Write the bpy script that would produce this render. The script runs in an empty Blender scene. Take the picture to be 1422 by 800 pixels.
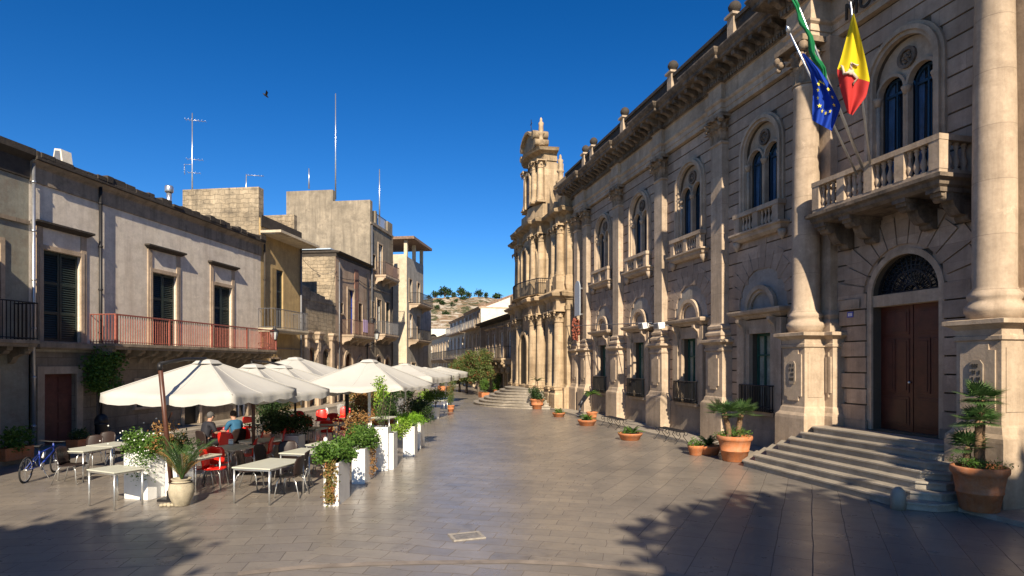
import bpy, math, random
from math import sin, cos, pi, radians, sqrt, tan, atan2
from mathutils import Vector, Matrix

random.seed(7)
SC = bpy.context.scene
COL = SC.collection
# ------------------------------------------------------------------ camera, sky, sun, exposure
FPX, HC, CX, HY = 850.0, 2.75, 711.0, 505.0      # focal length in photo pixels, camera height, centre column, horizon row
cam_d = bpy.data.cameras.new('camera'); cam = bpy.data.objects.new('camera', cam_d); COL.objects.link(cam)
cam_d.sensor_width = 36.0; cam_d.lens = FPX/1422*36.0
cam_d.shift_y = (HY-400.0)/1422.0
cam.location = (0, 0, HC); cam.rotation_euler = (radians(90), 0, 0)
cam_d.clip_end = 3000; cam_d.clip_start = .1
SC.camera = cam
SUN_EL, SUN_SX = radians(33), -0.08              # elevation; sideways travel of the light per metre forward
world = bpy.data.worlds.new('World'); SC.world = world; world.use_nodes = True
wn, wl = world.node_tree.nodes, world.node_tree.links
bg = wn['Background']
sky = wn.new('ShaderNodeTexSky'); sky.sky_type = 'NISHITA'; sky.sun_disc = False
sky.sun_elevation = SUN_EL; sky.sun_rotation = pi - atan2(-SUN_SX, 1.0)
sky.air_density = 1.0; sky.dust_density = 0.25; sky.ozone_density = 2.2; sky.altitude = 300
gam = wn.new('ShaderNodeGamma'); gam.inputs['Gamma'].default_value = 1.25
hsv = wn.new('ShaderNodeHueSaturation'); hsv.inputs['Saturation'].default_value = 1.165; hsv.inputs['Value'].default_value = 0.70
tint = wn.new('ShaderNodeMix'); tint.data_type = 'RGBA'; tint.blend_type = 'MULTIPLY'; tint.inputs[0].default_value = 1.0; tint.inputs[7].default_value = (.74, .90, 1.14, 1)
wl.new(sky.outputs[0], gam.inputs[0]); wl.new(gam.outputs[0], tint.inputs[6]); wl.new(tint.outputs[2], hsv.inputs['Color']); wl.new(hsv.outputs[0], bg.inputs['Color'])
bg.inputs['Strength'].default_value = 0.06
sun_d = bpy.data.lights.new('sun', 'SUN'); sun = bpy.data.objects.new('sun', sun_d); COL.objects.link(sun)
sun_d.energy = 5.0; sun_d.angle = radians(.5); sun_d.color = (1.0, .87, .68)
ldir = Vector((SUN_SX, 1.0, -tan(SUN_EL))).normalized()
sun.rotation_euler = ldir.to_track_quat('-Z', 'Y').to_euler(); sun.location = (0, -20, 30)
SC.view_settings.view_transform = 'Standard'; SC.view_settings.look = 'None'
SC.view_settings.exposure = 0.8; SC.view_settings.gamma = 1.0
SC.view_settings.use_curve_mapping = False
SC.cycles.max_bounces = 5; SC.cycles.diffuse_bounces = 3; SC.cycles.glossy_bounces = 2
SC.cycles.transparent_max_bounces = 6; SC.cycles.transmission_bounces = 2
SC.cycles.use_denoising = True

# ------------------------------------------------------------------ measuring the place
def at(x, y, z=0.0):
    """the point at height z seen at photo pixel (x, y)"""
    Y = (HC-z)*FPX/(y-HY)
    return Vector(((x-CX)/FPX*Y, Y, z))

# ------------------------------------------------------------------ objects
def link(o, parent=None):
    COL.objects.link(o)
    if parent: o.parent = parent
    return o
def tag(o, label=None, cat=None, group=None, kind=None):
    if label: o['label'] = label
    if cat: o['category'] = cat
    if group: o['group'] = group
    if kind: o['kind'] = kind
    return o
def thing(name, label, cat, loc=(0, 0, 0), rz=0.0, group=None):
    o = bpy.data.objects.new(name, None); link(o); o.location = loc; o.rotation_euler = (0, 0, rz)
    o.empty_display_size = .2
    return tag(o, label, cat, group)
def dup(root, loc, rz=0.0, label=None, group=None, scale=None):
    r = root.copy(); COL.objects.link(r); r.location = loc; r.rotation_euler = (0, 0, rz)
    if label: r['label'] = label
    if group: r['group'] = group
    if scale: r.scale = scale if isinstance(scale, tuple) else (scale,)*3
    for ch in list(root.children):
        c = ch.copy(); COL.objects.link(c); c.parent = r
        for g in list(ch.children):
            d = g.copy(); COL.objects.link(d); d.parent = c
    return r

class MB:
    def __init__(s): s.v = []; s.f = []; s.sm = []
    def add(s, vs, fs, smooth=False):
        n = len(s.v); s.v += [tuple(p) for p in vs]
        for f in fs: s.f.append([i+n for i in f]); s.sm.append(smooth)
        return s
    def box(s, x0, x1, y0, y1, z0, z1):
        if x0 > x1: x0, x1 = x1, x0
        if y0 > y1: y0, y1 = y1, y0
        if z0 > z1: z0, z1 = z1, z0
        return s.add([(x0,y0,z0),(x1,y0,z0),(x1,y1,z0),(x0,y1,z0),(x0,y0,z1),(x1,y0,z1),(x1,y1,z1),(x0,y1,z1)],
                     [(0,3,2,1),(4,5,6,7),(0,1,5,4),(1,2,6,5),(2,3,7,6),(3,0,4,7)])
    def xbox(s, M, sx, sy, sz):
        """a box of full sizes, centred, put through matrix M"""
        pts = [M @ Vector((a*sx/2, b*sy/2, c*sz/2)) for c in (-1,1) for a, b in ((-1,-1),(1,-1),(1,1),(-1,1))]
        return s.add(pts, [(0,3,2,1),(4,5,6,7),(0,1,5,4),(1,2,6,5),(2,3,7,6),(3,0,4,7)])
    def loft(s, rings, closed=False, cap0=False, cap1=False, smooth=False):
        n = len(rings[0]); base = len(s.v)
        for r in rings: s.v += [tuple(p) for p in r]
        m = n if closed else n-1
        for k in range(len(rings)-1):
            for i in range(m):
                j = (i+1) % n
                s.f.append([base+k*n+i, base+k*n+j, base+(k+1)*n+j, base+(k+1)*n+i]); s.sm.append(smooth)
        if cap0: s.f.append([base+i for i in range(n)][::-1]); s.sm.append(False)
        if cap1: s.f.append([base+(len(rings)-1)*n+i for i in range(n)]); s.sm.append(False)
        return s
    def prism(s, poly, axis, a, b):
        """polygon extruded along an axis: 'y' takes (x,z) points, 'z' takes (x,y), 'x' takes (y,z)"""
        def P(p, t):
            return (p[0], t, p[1]) if axis == 'y' else (p[0], p[1], t) if axis == 'z' else (t, p[0], p[1])
        return s.loft([[P(p, a) for p in poly], [P(p, b) for p in poly]], closed=True, cap0=True, cap1=True)
    def lathe(s, prof, cx=0, cy=0, seg=16, a0=0.0, a1=2*pi, smooth=True, cap=True, cz=0):
        full = abs(a1-a0-2*pi) < 1e-6
        n = seg if full else seg+1
        rings = [[(cx+r*cos(a0+(a1-a0)*i/seg), cy+r*sin(a0+(a1-a0)*i/seg), cz+z) for i in range(n)] for r, z in prof]
        return s.loft(rings, closed=full, cap0=cap and full and prof[0][0] > 1e-4, cap1=cap and full and prof[-1][0] > 1e-4, smooth=smooth)
    def tube(s, pts, r, seg=6, smooth=True, caps=True):
        pts = [Vector(p) for p in pts]; rings = []
        for i, p in enumerate(pts):
            d = (pts[min(i+1, len(pts)-1)]-pts[max(i-1, 0)])
            if d.length < 1e-9: d = Vector((0, 0, 1))
            d.normalize(); up = Vector((0, 0, 1)) if abs(d.z) < .95 else Vector((1, 0, 0))
            a = d.cross(up).normalized(); b = a.cross(d).normalized()
            rr = r[i] if isinstance(r, (list, tuple)) else r
            rings.append([p+a*rr*cos(2*pi*k/seg)+b*rr*sin(2*pi*k/seg) for k in range(seg)])
        return s.loft(rings, closed=True, cap0=caps, cap1=caps, smooth=smooth)
    def ball(s, c, r, seg=8, rings=6, sq=(1, 1, 1)):
        rg = []
        for k in range(rings+1):
            t = -pi/2+pi*k/rings; t = max(min(t, pi/2-.02), -pi/2+.02)
            rg.append([(c[0]+r*sq[0]*cos(t)*cos(2*pi*i/seg), c[1]+r*sq[1]*cos(t)*sin(2*pi*i/seg), c[2]+r*sq[2]*sin(t)) for i in range(seg)])
        return s.loft(rg, closed=True, cap0=True, cap1=True, smooth=True)
    def rects(s, c, w, v, prof, v0=0.0, cap=True):
        """a moulded block against a wall: rectangle rings (offset, z) round half width w, from v0 out to v"""
        rg = [[(c-w-o, v0, z), (c-w-o, v+o, z), (c+w+o, v+o, z), (c+w+o, v0, z)] for o, z in prof]
        return s.loft([list(reversed(r)) for r in rg], closed=True, cap0=True, cap1=True)
    def build(s, name, mat, parent=None, off=None, bevel=0.0, kind=None, recalc=True):
        me = bpy.data.meshes.new(name)
        vs = s.v if not off else [(a-off[0], b-off[1], c-off[2]) for a, b, c in s.v]
        me.from_pydata(vs, [], s.f); me.materials.append(mat)
        me.polygons.foreach_set('use_smooth', s.sm)
        if recalc:
            import bmesh
            bm = bmesh.new(); bm.from_mesh(me); bmesh.ops.recalc_face_normals(bm, faces=bm.faces); bm.to_mesh(me); bm.free()
        me.update()
        o = bpy.data.objects.new(name, me); link(o, parent)
        if bevel:
            m = o.modifiers.new('edge', 'BEVEL'); m.width = bevel; m.segments = 2; m.limit_method = 'ANGLE'; m.angle_limit = radians(40)
        if kind: o['kind'] = kind
        return o

# ------------------------------------------------------------------ materials
class NT:
    def __init__(s, name):
        s.m = bpy.data.materials.new(name); s.m.use_nodes = True
        s.t = s.m.node_tree; s.n = s.t.nodes; s.l = s.t.links
        s.b = s.n['Principled BSDF']
        s.tc = s.n.new('ShaderNodeTexCoord'); s.co = s.tc.outputs['Object']
    def new(s, typ, ins=None, **kw):
        nd = s.n.new('ShaderNode'+typ)
        for k, v in kw.items(): setattr(nd, k, v)
        for k, v in (ins or {}).items():
            if hasattr(v, 'links') or hasattr(v, 'is_linked'): s.l.new(v, nd.inputs[k])
            else: nd.inputs[k].default_value = v
        return nd
    def noise(s, scale, detail=6, rough=.6, co=None, stretch=None):
        c = co or s.co
        if stretch:
            c = s.new('Mapping', {'Vector': c, 'Scale': stretch}).outputs[0]
        return s.new('TexNoise', {'Vector': c, 'Scale': scale, 'Detail': detail, 'Roughness': rough}).outputs['Fac']
    def ramp(s, fac, a, b, c0=(0,0,0,1), c1=(1,1,1,1)):
        r = s.new('ValToRGB', {'Fac': fac}); e = r.color_ramp.elements
        e[0].position = a; e[1].position = b; e[0].color = c0; e[1].color = c1
        return r.outputs['Color']
    def mix(s, fac, a, b, mode='MIX'):
        nd = s.n.new('ShaderNodeMix'); nd.data_type = 'RGBA'; nd.blend_type = mode
        for i, v in ((0, fac), (6, a), (7, b)):
            if hasattr(v, 'is_linked'): s.l.new(v, nd.inputs[i])
            else: nd.inputs[i].default_value = v if i == 0 else c4(v)
        return nd.outputs[2]
    def math(s, op, a, b=None, c=None):
        nd = s.n.new('ShaderNodeMath'); nd.operation = op
        for i, v in enumerate((a, b, c)):
            if v is None: continue
            if hasattr(v, 'is_linked'): s.l.new(v, nd.inputs[i])
            else: nd.inputs[i].default_value = v
        return nd.outputs[0]
    def bump(s, h, strength=.4, dist=.02, prev=None):
        nd = s.new('Bump', {'Height': h, 'Strength': strength, 'Distance': dist})
        if prev: s.l.new(prev, nd.inputs['Normal'])
        return nd.outputs[0]
    def done(s, col=None, rough=None, normal=None, metal=None, spec=None):
        for k, v in (('Base Color', col), ('Roughness', rough), ('Normal', normal), ('Metallic', metal), ('Specular IOR Level', spec)):
            if v is None: continue
            if hasattr(v, 'is_linked'): s.l.new(v, s.b.inputs[k])
            else: s.b.inputs[k].default_value = c4(v) if k == 'Base Color' else v
        return s.m
def c4(c): return tuple(c)+((1.0,) if len(c) == 3 else ())
def mul(c, k): return tuple(x*k for x in c[:3])

def stone(name, base, stain=(.10,.085,.065), amount=.5, scale=1.0, joints=None, bump=.5, rough=.85, streak=.5, second=None, joint_dark=.55, warp=0.0, zoff=0.0, vary=.68):
    """weathered stone or plaster: patches, vertical stains, grain; joints=(width, height, mortar) draws ashlar"""
    t = NT(name)
    big = t.noise(.55*scale, 7, .65); fine = t.noise(14*scale, 8, .7); mid = t.noise(2.6*scale, 8, .7)
    second = second or mul(base, .72)
    col = t.mix(t.ramp(big, .36, .66), base, second)
    col = t.mix(t.math('MULTIPLY', t.ramp(mid, .45, .68), .6), col, mul(base, .58))
    col = t.mix(t.math('MULTIPLY', t.ramp(t.noise(1.7*scale, 9, .8), .58, .64), .4), col, mul(base, 1.35))
    h = t.math('ADD', t.math('MULTIPLY', fine, .5), t.math('MULTIPLY', mid, .8))
    if joints:
        w, hh, mo = joints
        sp = t.new('SeparateXYZ', {'Vector': t.co})
        cv = t.new('CombineXYZ', {'X': t.math('ADD', sp.outputs[0], sp.outputs[1]), 'Y': t.math('SUBTRACT', sp.outputs[2], zoff)})
        cvo = cv.outputs[0]
        if warp:
            wn_ = t.new('TexNoise', {'Vector': t.co, 'Scale': 2.2, 'Detail': 3})
            wa = t.new('VectorMath', {0: wn_.outputs['Color'], 1: (warp,)*3, 2: cvo}, operation='MULTIPLY_ADD'); cvo = wa.outputs[0]
        br = t.new('TexBrick', {'Vector': cvo, 'Scale': 1.0, 'Brick Width': w, 'Row Height': hh, 'Mortar Size': mo, 'Mortar Smooth': .3,
                                'Color1': (1,1,1,1), 'Color2': c4((vary,)*3), 'Mortar': c4((joint_dark,)*3)}, offset=.5)
        col = t.mix(.85, col, br.outputs['Color'], 'MULTIPLY')
        h = t.math('SUBTRACT', h, t.math('MULTIPLY', br.outputs['Fac'], 1.6))
    st = t.noise(1.2*scale, 6, .7, stretch=(2.2, 2.2, .16))
    col = t.mix(t.math('MULTIPLY', t.ramp(st, .46, .66), streak), col, stain)
    pt = t.noise(1.1*scale, 9, .75, stretch=(1, 1, 1.6))
    col = t.mix(t.math('MULTIPLY', t.ramp(pt, .49, .63), amount), col, stain)
    col = t.mix(.35, col, t.ramp(fine, .2, .85, (.55,.55,.55,1), (1.25,1.25,1.25,1)), 'MULTIPLY')
    return t.done(col, rough, t.bump(h, bump, .025), spec=.25)
def plain(name, col, rough=.5, metal=0.0, var=.12, scale=9.0, bump=0.0, spec=.5):
    t = NT(name)
    n = t.noise(scale, 5, .6)
    c = t.mix(t.ramp(n, .3, .7), mul(col, 1-var), mul(col, 1+var))
    return t.done(c, rough, t.bump(n, bump, .01) if bump else None, metal, spec)
def leafy(name, a, b, c=None, rough=.55, sss=0.0):
    """each leaf its own green"""
    t = NT(name)
    g = t.new('NewGeometry')
    col = t.mix(t.ramp(g.outputs['Random Per Island'], .1, .9), a, b)
    if c:
        col = t.mix(t.ramp(t.noise(2.3, 4, .6), .56, .64), col, c)
    tr = t.new('BsdfTranslucent', {'Color': col}); ms = t.new('MixShader', {'Fac': .22})
    t.l.new(t.b.outputs[0], ms.inputs[1]); t.l.new(tr.outputs[0], ms.inputs[2])
    t.l.new(ms.outputs[0], t.n['Material Output'].inputs['Surface'])
    return t.done(col, rough, spec=.35)
def cloth(name, col, trans=.25, var=.06):
    t = NT(name)
    n = t.noise(1.6, 5, .6); c = t.mix(n, mul(col, 1-var), mul(col, 1+var*.5))
    tr = t.new('BsdfTranslucent', {'Color': c}); ms = t.new('MixShader', {'Fac': trans})
    t.l.new(t.b.outputs[0], ms.inputs[1]); t.l.new(tr.outputs[0], ms.inputs[2])
    t.l.new(ms.outputs[0], t.n['Material Output'].inputs['Surface'])
    w = t.noise(3, 4, .5)
    return t.done(c, .8, t.bump(w, .25, .03), spec=.2)

M = {}
M['hall'] = stone('hall_limestone', (.56,.425,.315), amount=.26, streak=.36, stain=(.20,.14,.095), bump=.4, joints=(1.25,.405,.006), joint_dark=.6, zoff=1.3, vary=.62)
M['hall_base'] = stone('hall_base_stone', (.40,.33,.26), amount=.4, streak=.3, stain=(.15,.12,.09), bump=.4, joints=(.9,.65,.006), joint_dark=.7)
M['trim'] = stone('pale_carved_stone', (.55,.425,.305), amount=.26, streak=.40, stain=(.16,.115,.075), bump=.4)
M['shaft'] = stone('drum_jointed_stone', (.56,.435,.315), amount=.28, streak=.42, stain=(.17,.12,.08), bump=.35, joints=(30,1.04,.007), joint_dark=.6, vary=.9)
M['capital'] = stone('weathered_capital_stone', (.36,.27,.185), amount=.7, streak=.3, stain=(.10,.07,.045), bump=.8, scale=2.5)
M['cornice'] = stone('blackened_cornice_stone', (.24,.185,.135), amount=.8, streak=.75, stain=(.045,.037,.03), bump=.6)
M['groove'] = stone('dark_groove_stone', (.13,.10,.07), amount=.3, bump=.2)  # dark stone showing in the joints between the courses
M['tympanum'] = stone('grey_plaster_tympanum', (.40,.36,.31), amount=.25, streak=.2, bump=.15)
M['church'] = stone('golden_church_stone', (.58,.435,.275), amount=.35, streak=.45, stain=(.17,.11,.06), bump=.5, joints=(.9,.45,.004), joint_dark=.8)
M['church_dark'] = stone('stained_church_cornice', (.42,.31,.19), amount=.6, streak=.6, stain=(.09,.07,.05), bump=.6)
M['lilac'] = stone('pale_lilac_plaster', (.80,.71,.58), amount=.30, streak=.42, stain=(.44,.36,.28), bump=.25, second=(.68,.60,.51))
M['greenish'] = stone('peeling_green_grey_plaster', (.33,.32,.255), amount=.6, streak=.4, stain=(.20,.15,.11), bump=.4)
M['ashlar'] = stone('brown_ashlar', (.36,.285,.205), amount=.4, streak=.4, bump=.5, joints=(1.1,.42,.012), joint_dark=.45)
M['frieze'] = stone('stained_stone_band', (.36,.29,.215), amount=.5, streak=.6, bump=.4)
M['blackstone'] = stone('lichen_black_stone', (.075,.062,.05), amount=.8, streak=.4, stain=(.04,.035,.03), bump=.9, scale=2)
M['yellow'] = stone('ochre_plaster', (.56,.40,.19), amount=.35, streak=.45, stain=(.25,.17,.09), bump=.25)
M['rubble'] = stone('rubble_wall', (.56,.455,.315), amount=.6, streak=.5, bump=1.0, joints=(.42,.24,.014), joint_dark=.74, warp=.3, second=(.33,.26,.175), vary=.75)
M['concrete'] = stone('stained_grey_render', (.36,.30,.22), second=(.19,.16,.12), amount=.6, streak=.8, stain=(.15,.125,.095), bump=.5)
M['brownwall'] = stone('flaking_pink_brown_plaster', (.48,.345,.245), amount=.5, streak=.4, stain=(.19,.12,.085), bump=.5, second=(.30,.25,.20))
M['pinkwall'] = stone('worn_pink_plaster', (.34,.17,.12), amount=.6, streak=.6, bump=.4)
M['brownrail'] = plain('brown_iron_rail', (.13,.075,.055), .6, .2)
M['cream'] = stone('cream_plaster', (.66,.56,.41), amount=.2, streak=.3, stain=(.28,.22,.15), bump=.15)
M['greyblue'] = stone('cool_grey_plaster', (.44,.40,.34), amount=.3, streak=.4, bump=.2)
M['whitewall'] = stone('whitewash', (.78,.72,.60), amount=.1, streak=.12, stain=(.45,.38,.28), bump=.1, second=(.70,.64,.53))
M['marble'] = stone('worn_step_stone', (.42,.37,.30), amount=.35, streak=.15, stain=(.17,.14,.11), bump=.3, rough=.5)
M['shutter'] = plain('dark_green_shutter', (.018,.032,.028), .45, scale=20, var=.25)
M['greenframe'] = plain('green_window_frame', (.02,.085,.06), .4)
M['glass'] = plain('dark_window_glass', (.012,.02,.03), .06, spec=.8)
M['bluecurtain'] = plain('dark_blue_curtain', (.035,.07,.14), .35, var=.5, scale=3)  # dark blue cloth of uneven tone
M['curtain'] = plain('net_curtain_behind_glass', (.30,.31,.25), .25, var=.35, scale=4)
M['redrail'] = plain('faded_red_paint', (.28,.085,.06), .65, scale=14, var=.25)
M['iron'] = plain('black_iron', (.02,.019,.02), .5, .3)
M['greyiron'] = plain('grey_iron', (.16,.16,.17), .5, .4)
M['door_brown'] = plain('dark_brown_door_wood', (.080,.020,.011), .42, var=.3, scale=5, bump=.2)
M['door_red'] = plain('old_red_door', (.12,.038,.028), .6, var=.3, scale=5)
M['white'] = plain('white_lacquer', (.74,.735,.71), .4, var=.09, scale=2.5)
M['canvas'] = cloth('cream_canvas', (.52,.505,.465), .14, .14)
M['table'] = plain('pale_green_grey_table', (.50,.50,.41), .45, var=.05)
M['alu'] = plain('brushed_aluminium', (.62,.62,.60), .32, .8, var=.06)
M['redplastic'] = plain('glossy_red_plastic', (.72,.02,.012), .28, var=.04)
M['brownplastic'] = plain('dark_brown_plastic', (.028,.018,.016), .42, spec=.3)
M['whitemetal'] = plain('white_painted_metal', (.75,.75,.73), .4)
M['terracotta'] = stone('limed_terracotta', (.52,.19,.075), amount=.4, streak=.35, stain=(.46,.27,.17), bump=.2, scale=3, second=(.42,.14,.05))
M['soil'] = plain('potting_soil', (.035,.025,.018), .95, bump=.8, scale=30)
M['urn'] = stone('sandstone_urn', (.50,.43,.30), amount=.35, streak=.2, bump=.4, scale=3)
M['wood'] = plain('red_brown_wood', (.075,.028,.016), .4, var=.3, scale=6)
M['bark'] = plain('tree_bark', (.12,.09,.065), .9, var=.35, scale=12, bump=.8)
M['palmtrunk'] = plain('palm_trunk', (.16,.095,.05), .95, var=.45, scale=24, bump=1.0)
M['leaf'] = leafy('green_leaves', (.04,.10,.012), (.11,.20,.03))
M['leafdark'] = leafy('dark_green_leaves', (.012,.035,.010), (.05,.09,.022))
M['leaflime'] = leafy('lime_leaves', (.14,.26,.02), (.26,.38,.05))
M['leafpalm'] = leafy('palm_fronds', (.035,.085,.022), (.10,.17,.05))
M['leafdry'] = leafy('dry_orange_leaves', (.24,.11,.035), (.34,.20,.07))
M['oleander'] = leafy('oleander_leaves', (.05,.10,.02), (.15,.17,.05), (.30,.10,.05))
M['flower'] = plain('small_white_flowers', (.75,.75,.70), .6)
M['redflower'] = plain('small_red_flowers', (.50,.05,.07), .6)
M['skin'] = plain('skin', (.45,.25,.17), .55)
M['hair_brown'] = plain('brown_hair', (.05,.028,.017), .7)
M['hair_grey'] = plain('grey_hair', (.09,.085,.08), .8)
M['blueshirt'] = plain('blue_shirt', (.02,.10,.19), .8)
M['darkcoat'] = plain('dark_jacket', (.015,.015,.022), .8)
M['trousers'] = plain('dark_trousers', (.02,.022,.03), .85)
M['bikeblue'] = plain('blue_bike_paint', (.02,.05,.32), .3)
M['rubber'] = plain('black_rubber', (.015,.015,.016), .8)
M['chrome'] = plain('galvanised_pipe', (.55,.56,.58), .3, .8)
M['blue_flag'] = cloth('blue_flag_cloth', (.015,.06,.42), .3)
M['star'] = plain('yellow_star', (.85,.70,.05), .7)
M['yellow_flag'] = cloth('yellow_flag_cloth', (.85,.66,.02), .35)
M['red_flag'] = cloth('red_flag_cloth', (.60,.05,.045), .35)
M['green_flag'] = cloth('green_flag_cloth', (.02,.25,.09), .3)
M['emblem'] = plain('pale_emblem', (.55,.42,.32), .7)
M['tealframe'] = plain('dark_teal_window_frame', (.02,.05,.085), .4)
M['sign_blue'] = plain('blue_enamel', (.02,.05,.35), .3)
M['sign_stone'] = stone('carved_plaque', (.40,.32,.24), amount=.2, bump=.2)
M['bannergrey'] = plain('pale_grey_banner', (.34,.38,.43), .6)
M['rust'] = plain('rust_red', (.21,.055,.03), .8, var=.5, scale=12)
M['lantern_glass'] = plain('frosted_lantern_glass', (.45,.47,.46), .2)
M['roof'] = plain('old_roof_tiles', (.20,.13,.09), .9, var=.4, scale=5, bump=.6)
M['lightblue_sheet'] = plain('pale_blue_sheet_roof', (.42,.50,.58), .4)
M['pink'] = plain('lilac_laundry', (.45,.33,.50), .8)

# the ground: polished limestone slabs, three laying directions
def ground_mat():
    t = NT('polished_piazza_slabs')
    def slabs(rot, w, h, seed, wv=.05, mo_=.36):
        mp = t.new('Mapping', {'Vector': t.co, 'Rotation': (0, 0, rot), 'Location': (seed, seed*.37, 0)})
        wob = t.new('TexNoise', {'Vector': t.co, 'Scale': .9, 'Detail': 2})
        ad = t.new('VectorMath', {0: mp.outputs[0]}, operation='MULTIPLY_ADD')
        ad.inputs[1].default_value = (1, 1, 1)
        sc = t.new('VectorMath', {0: wob.outputs['Color']}, operation='SCALE'); sc.inputs['Scale'].default_value = wv
        t.l.new(sc.outputs[0], ad.inputs[2])
        b = t.new('TexBrick', {'Vector': ad.outputs[0], 'Scale': 1.0, 'Brick Width': w, 'Row Height': h, 'Mortar Size': .008, 'Mortar Smooth': .4,
                               'Color1': (1.12,1.10,1.05,1), 'Color2': (.84,.84,.85,1), 'Mortar': c4((mo_, mo_*.93, mo_*.86)), 'Bias': 0.0}, offset=.43)
        return b
    b1 = slabs(radians(-64), 1.0, .50, 0); b2 = slabs(radians(-8), .70, .42, 3.1); b3 = slabs(radians(14), .60, .34, 7.7, .22, .62)
    sp = t.new('SeparateXYZ', {'Vector': t.co})
    # right-hand panel in front of the steps, left-hand café floor, the middle of the street
    n = t.noise(.3, 2, .5)
    fr = t.math('GREATER_THAN', t.math('SUBTRACT', sp.outputs[0], t.math('MULTIPLY', t.math('SUBTRACT', sp.outputs[1], 6.0), -.05)), 2.2)
    fl = t.math('LESS_THAN', t.math('ADD', sp.outputs[0], t.math('MULTIPLY', sp.outputs[1], -.02)), -3.1)
    col = t.mix(fr, b3.outputs['Color'], b1.outputs['Color']); col = t.mix(fl, col, b2.outputs['Color'])
    def mixf(f, a, b):
        return t.math('ADD', t.math('MULTIPLY', f, b), t.math('MULTIPLY', t.math('SUBTRACT', 1.0, f), a))
    fac = mixf(fl, mixf(fr, b3.outputs['Fac'], b1.outputs['Fac']), b2.outputs['Fac'])
    big = t.noise(.35, 7, .65); mid = t.noise(2.4, 8, .7); fine = t.noise(26, 6, .7)
    base = t.mix(t.ramp(big, .35, .68), (.262,.228,.192), (.185,.165,.145))
    base = t.mix(t.math('MULTIPLY', t.ramp(mid, .45, .72), .55), base, (.165,.148,.13))
    base = t.mix(t.math('MULTIPLY', t.ramp(t.noise(5.5, 8, .8), .62, .72), .7), base, (.30,.25,.19))
    c = t.mix(.8, base, col, 'MULTIPLY')
    c = t.mix(t.math('MULTIPLY', t.ramp(t.noise(.9, 9, .8), .55, .66), .5), c, (.085,.074,.064))
    c = t.mix(t.math('MULTIPLY', t.ramp(t.noise(7, 3, .5), .70, .73), .5), c, (.05,.045,.04))
    rough = t.math('ADD', t.math('MULTIPLY', mid, .30), .16)
    rough = t.math('ADD', rough, t.math('MULTIPLY', fac, .3))
    h = t.math('SUBTRACT', t.math('ADD', t.math('MULTIPLY', mid, .45), t.math('MULTIPLY', fine, .10)), t.math('MULTIPLY', fac, .7))
    wav = t.noise(1.3, 3, .5)
    nb = t.bump(t.math('ADD', h, t.math('MULTIPLY', wav, 1.2)), .35, .022)
    return t.done(c, rough, nb, spec=.5)
M['ground'] = ground_mat()

# ------------------------------------------------------------------ building helpers
def arch_pts(uc, r, zs, n=12, ry=None):
    ry = ry or r
    return [(uc+r*cos(pi*i/n), zs+ry*sin(pi*i/n)) for i in range(n+1)]          # from +u to -u over the top
def pierced(mb, u0, u1, z0, z1, ops, v=0.0, depth=.25):
    """a wall sheet with openings and their reveals. op = (uc, width, z_bottom, z_top_or_spring, arched)"""
    if not ops:
        mb.add([(u0,v,z0),(u1,v,z0),(u1,v,z1),(u0,v,z1)], [(0,1,2,3)]); return mb
    cols = {}
    for op in ops: cols.setdefault(round(op[0], 2), []).append(op)
    ks = sorted(cols); bounds = [u0]+[(a+b)/2 for a, b in zip(ks, ks[1:])]+[u1]
    def q(a, b, c, d):
        mb.add([(a, v, c), (b, v, c), (b, v, d), (a, v, d)], [(0, 1, 2, 3)])
    for k, ca, cb in zip(ks, bounds, bounds[1:]):
        zc = z0
        for uc, w, zb, zt, ar in sorted(cols[k], key=lambda o: o[2]):
            a, b = uc-w/2, uc+w/2
            if zb > zc+1e-4: q(ca, cb, zc, zb)
            q(ca, a, zb, zt); q(b, cb, zb, zt)
            out = [(a, zt), (a, zb), (b, zb), (b, zt)]
            zc = zt
            if ar:
                ry = w/2 if ar is True else ar
                pts = arch_pts(uc, w/2, zt, 14, ry)
                for (pu, pz), (qu, qz) in zip(pts, pts[1:]):
                    e = cb if (pu+qu)/2 > uc else ca
                    mb.add([(e, v, pz), (pu, v, pz), (qu, v, qz), (e, v, qz)], [(0, 1, 2, 3)])
                out += pts[1:-1]; zc = zt+ry
            if not ar: out = [(a, zb), (b, zb), (b, zt), (a, zt)]
            else: out = [(a, zb), (b, zb)]+pts
            n = len(out)
            mb.add([(p[0], v, p[1]) for p in out]+[(p[0], v-depth, p[1]) for p in out],
                   [(i, (i+1) % n, n+(i+1) % n, n+i) for i in range(n)])
        if z1 > zc+1e-4: q(ca, cb, zc, z1)
    return mb
def shell(mb, u0, u1, dep, z0, z1, v=0.0):
    """sides, back and roof of a block whose front is drawn by pierced()"""
    mb.add([(u0,v,z0),(u0,v-dep,z0),(u1,v-dep,z0),(u1,v,z0),(u0,v,z1),(u0,v-dep,z1),(u1,v-dep,z1),(u1,v,z1)],
           [(0,1,5,4),(1,2,6,5),(2,3,7,6),(4,5,6,7)])
    return mb
def arch_ring(mb, uc, r0, r1, zs, v0, v1, n=16, zb=None, a0=0.0, a1=pi):
    """an archivolt between two radii, v0 back to v1 front, with straight legs down to zb"""
    def path(r):
        p = [(uc+r*cos(a0+(a1-a0)*i/n), zs+r*sin(a0+(a1-a0)*i/n)) for i in range(n+1)]
        if zb is not None: p = [(uc+r, zb)]+p+[(uc-r, zb)]
        return p
    A, B = path(r0), path(r1)
    rings = [[(p[0], v0, p[1]), (p[0], v1, p[1]), (q[0], v1, q[1]), (q[0], v0, q[1])] for p, q in zip(A, B)]
    mb.loft(rings, closed=True, cap0=True, cap1=True); return mb
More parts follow.
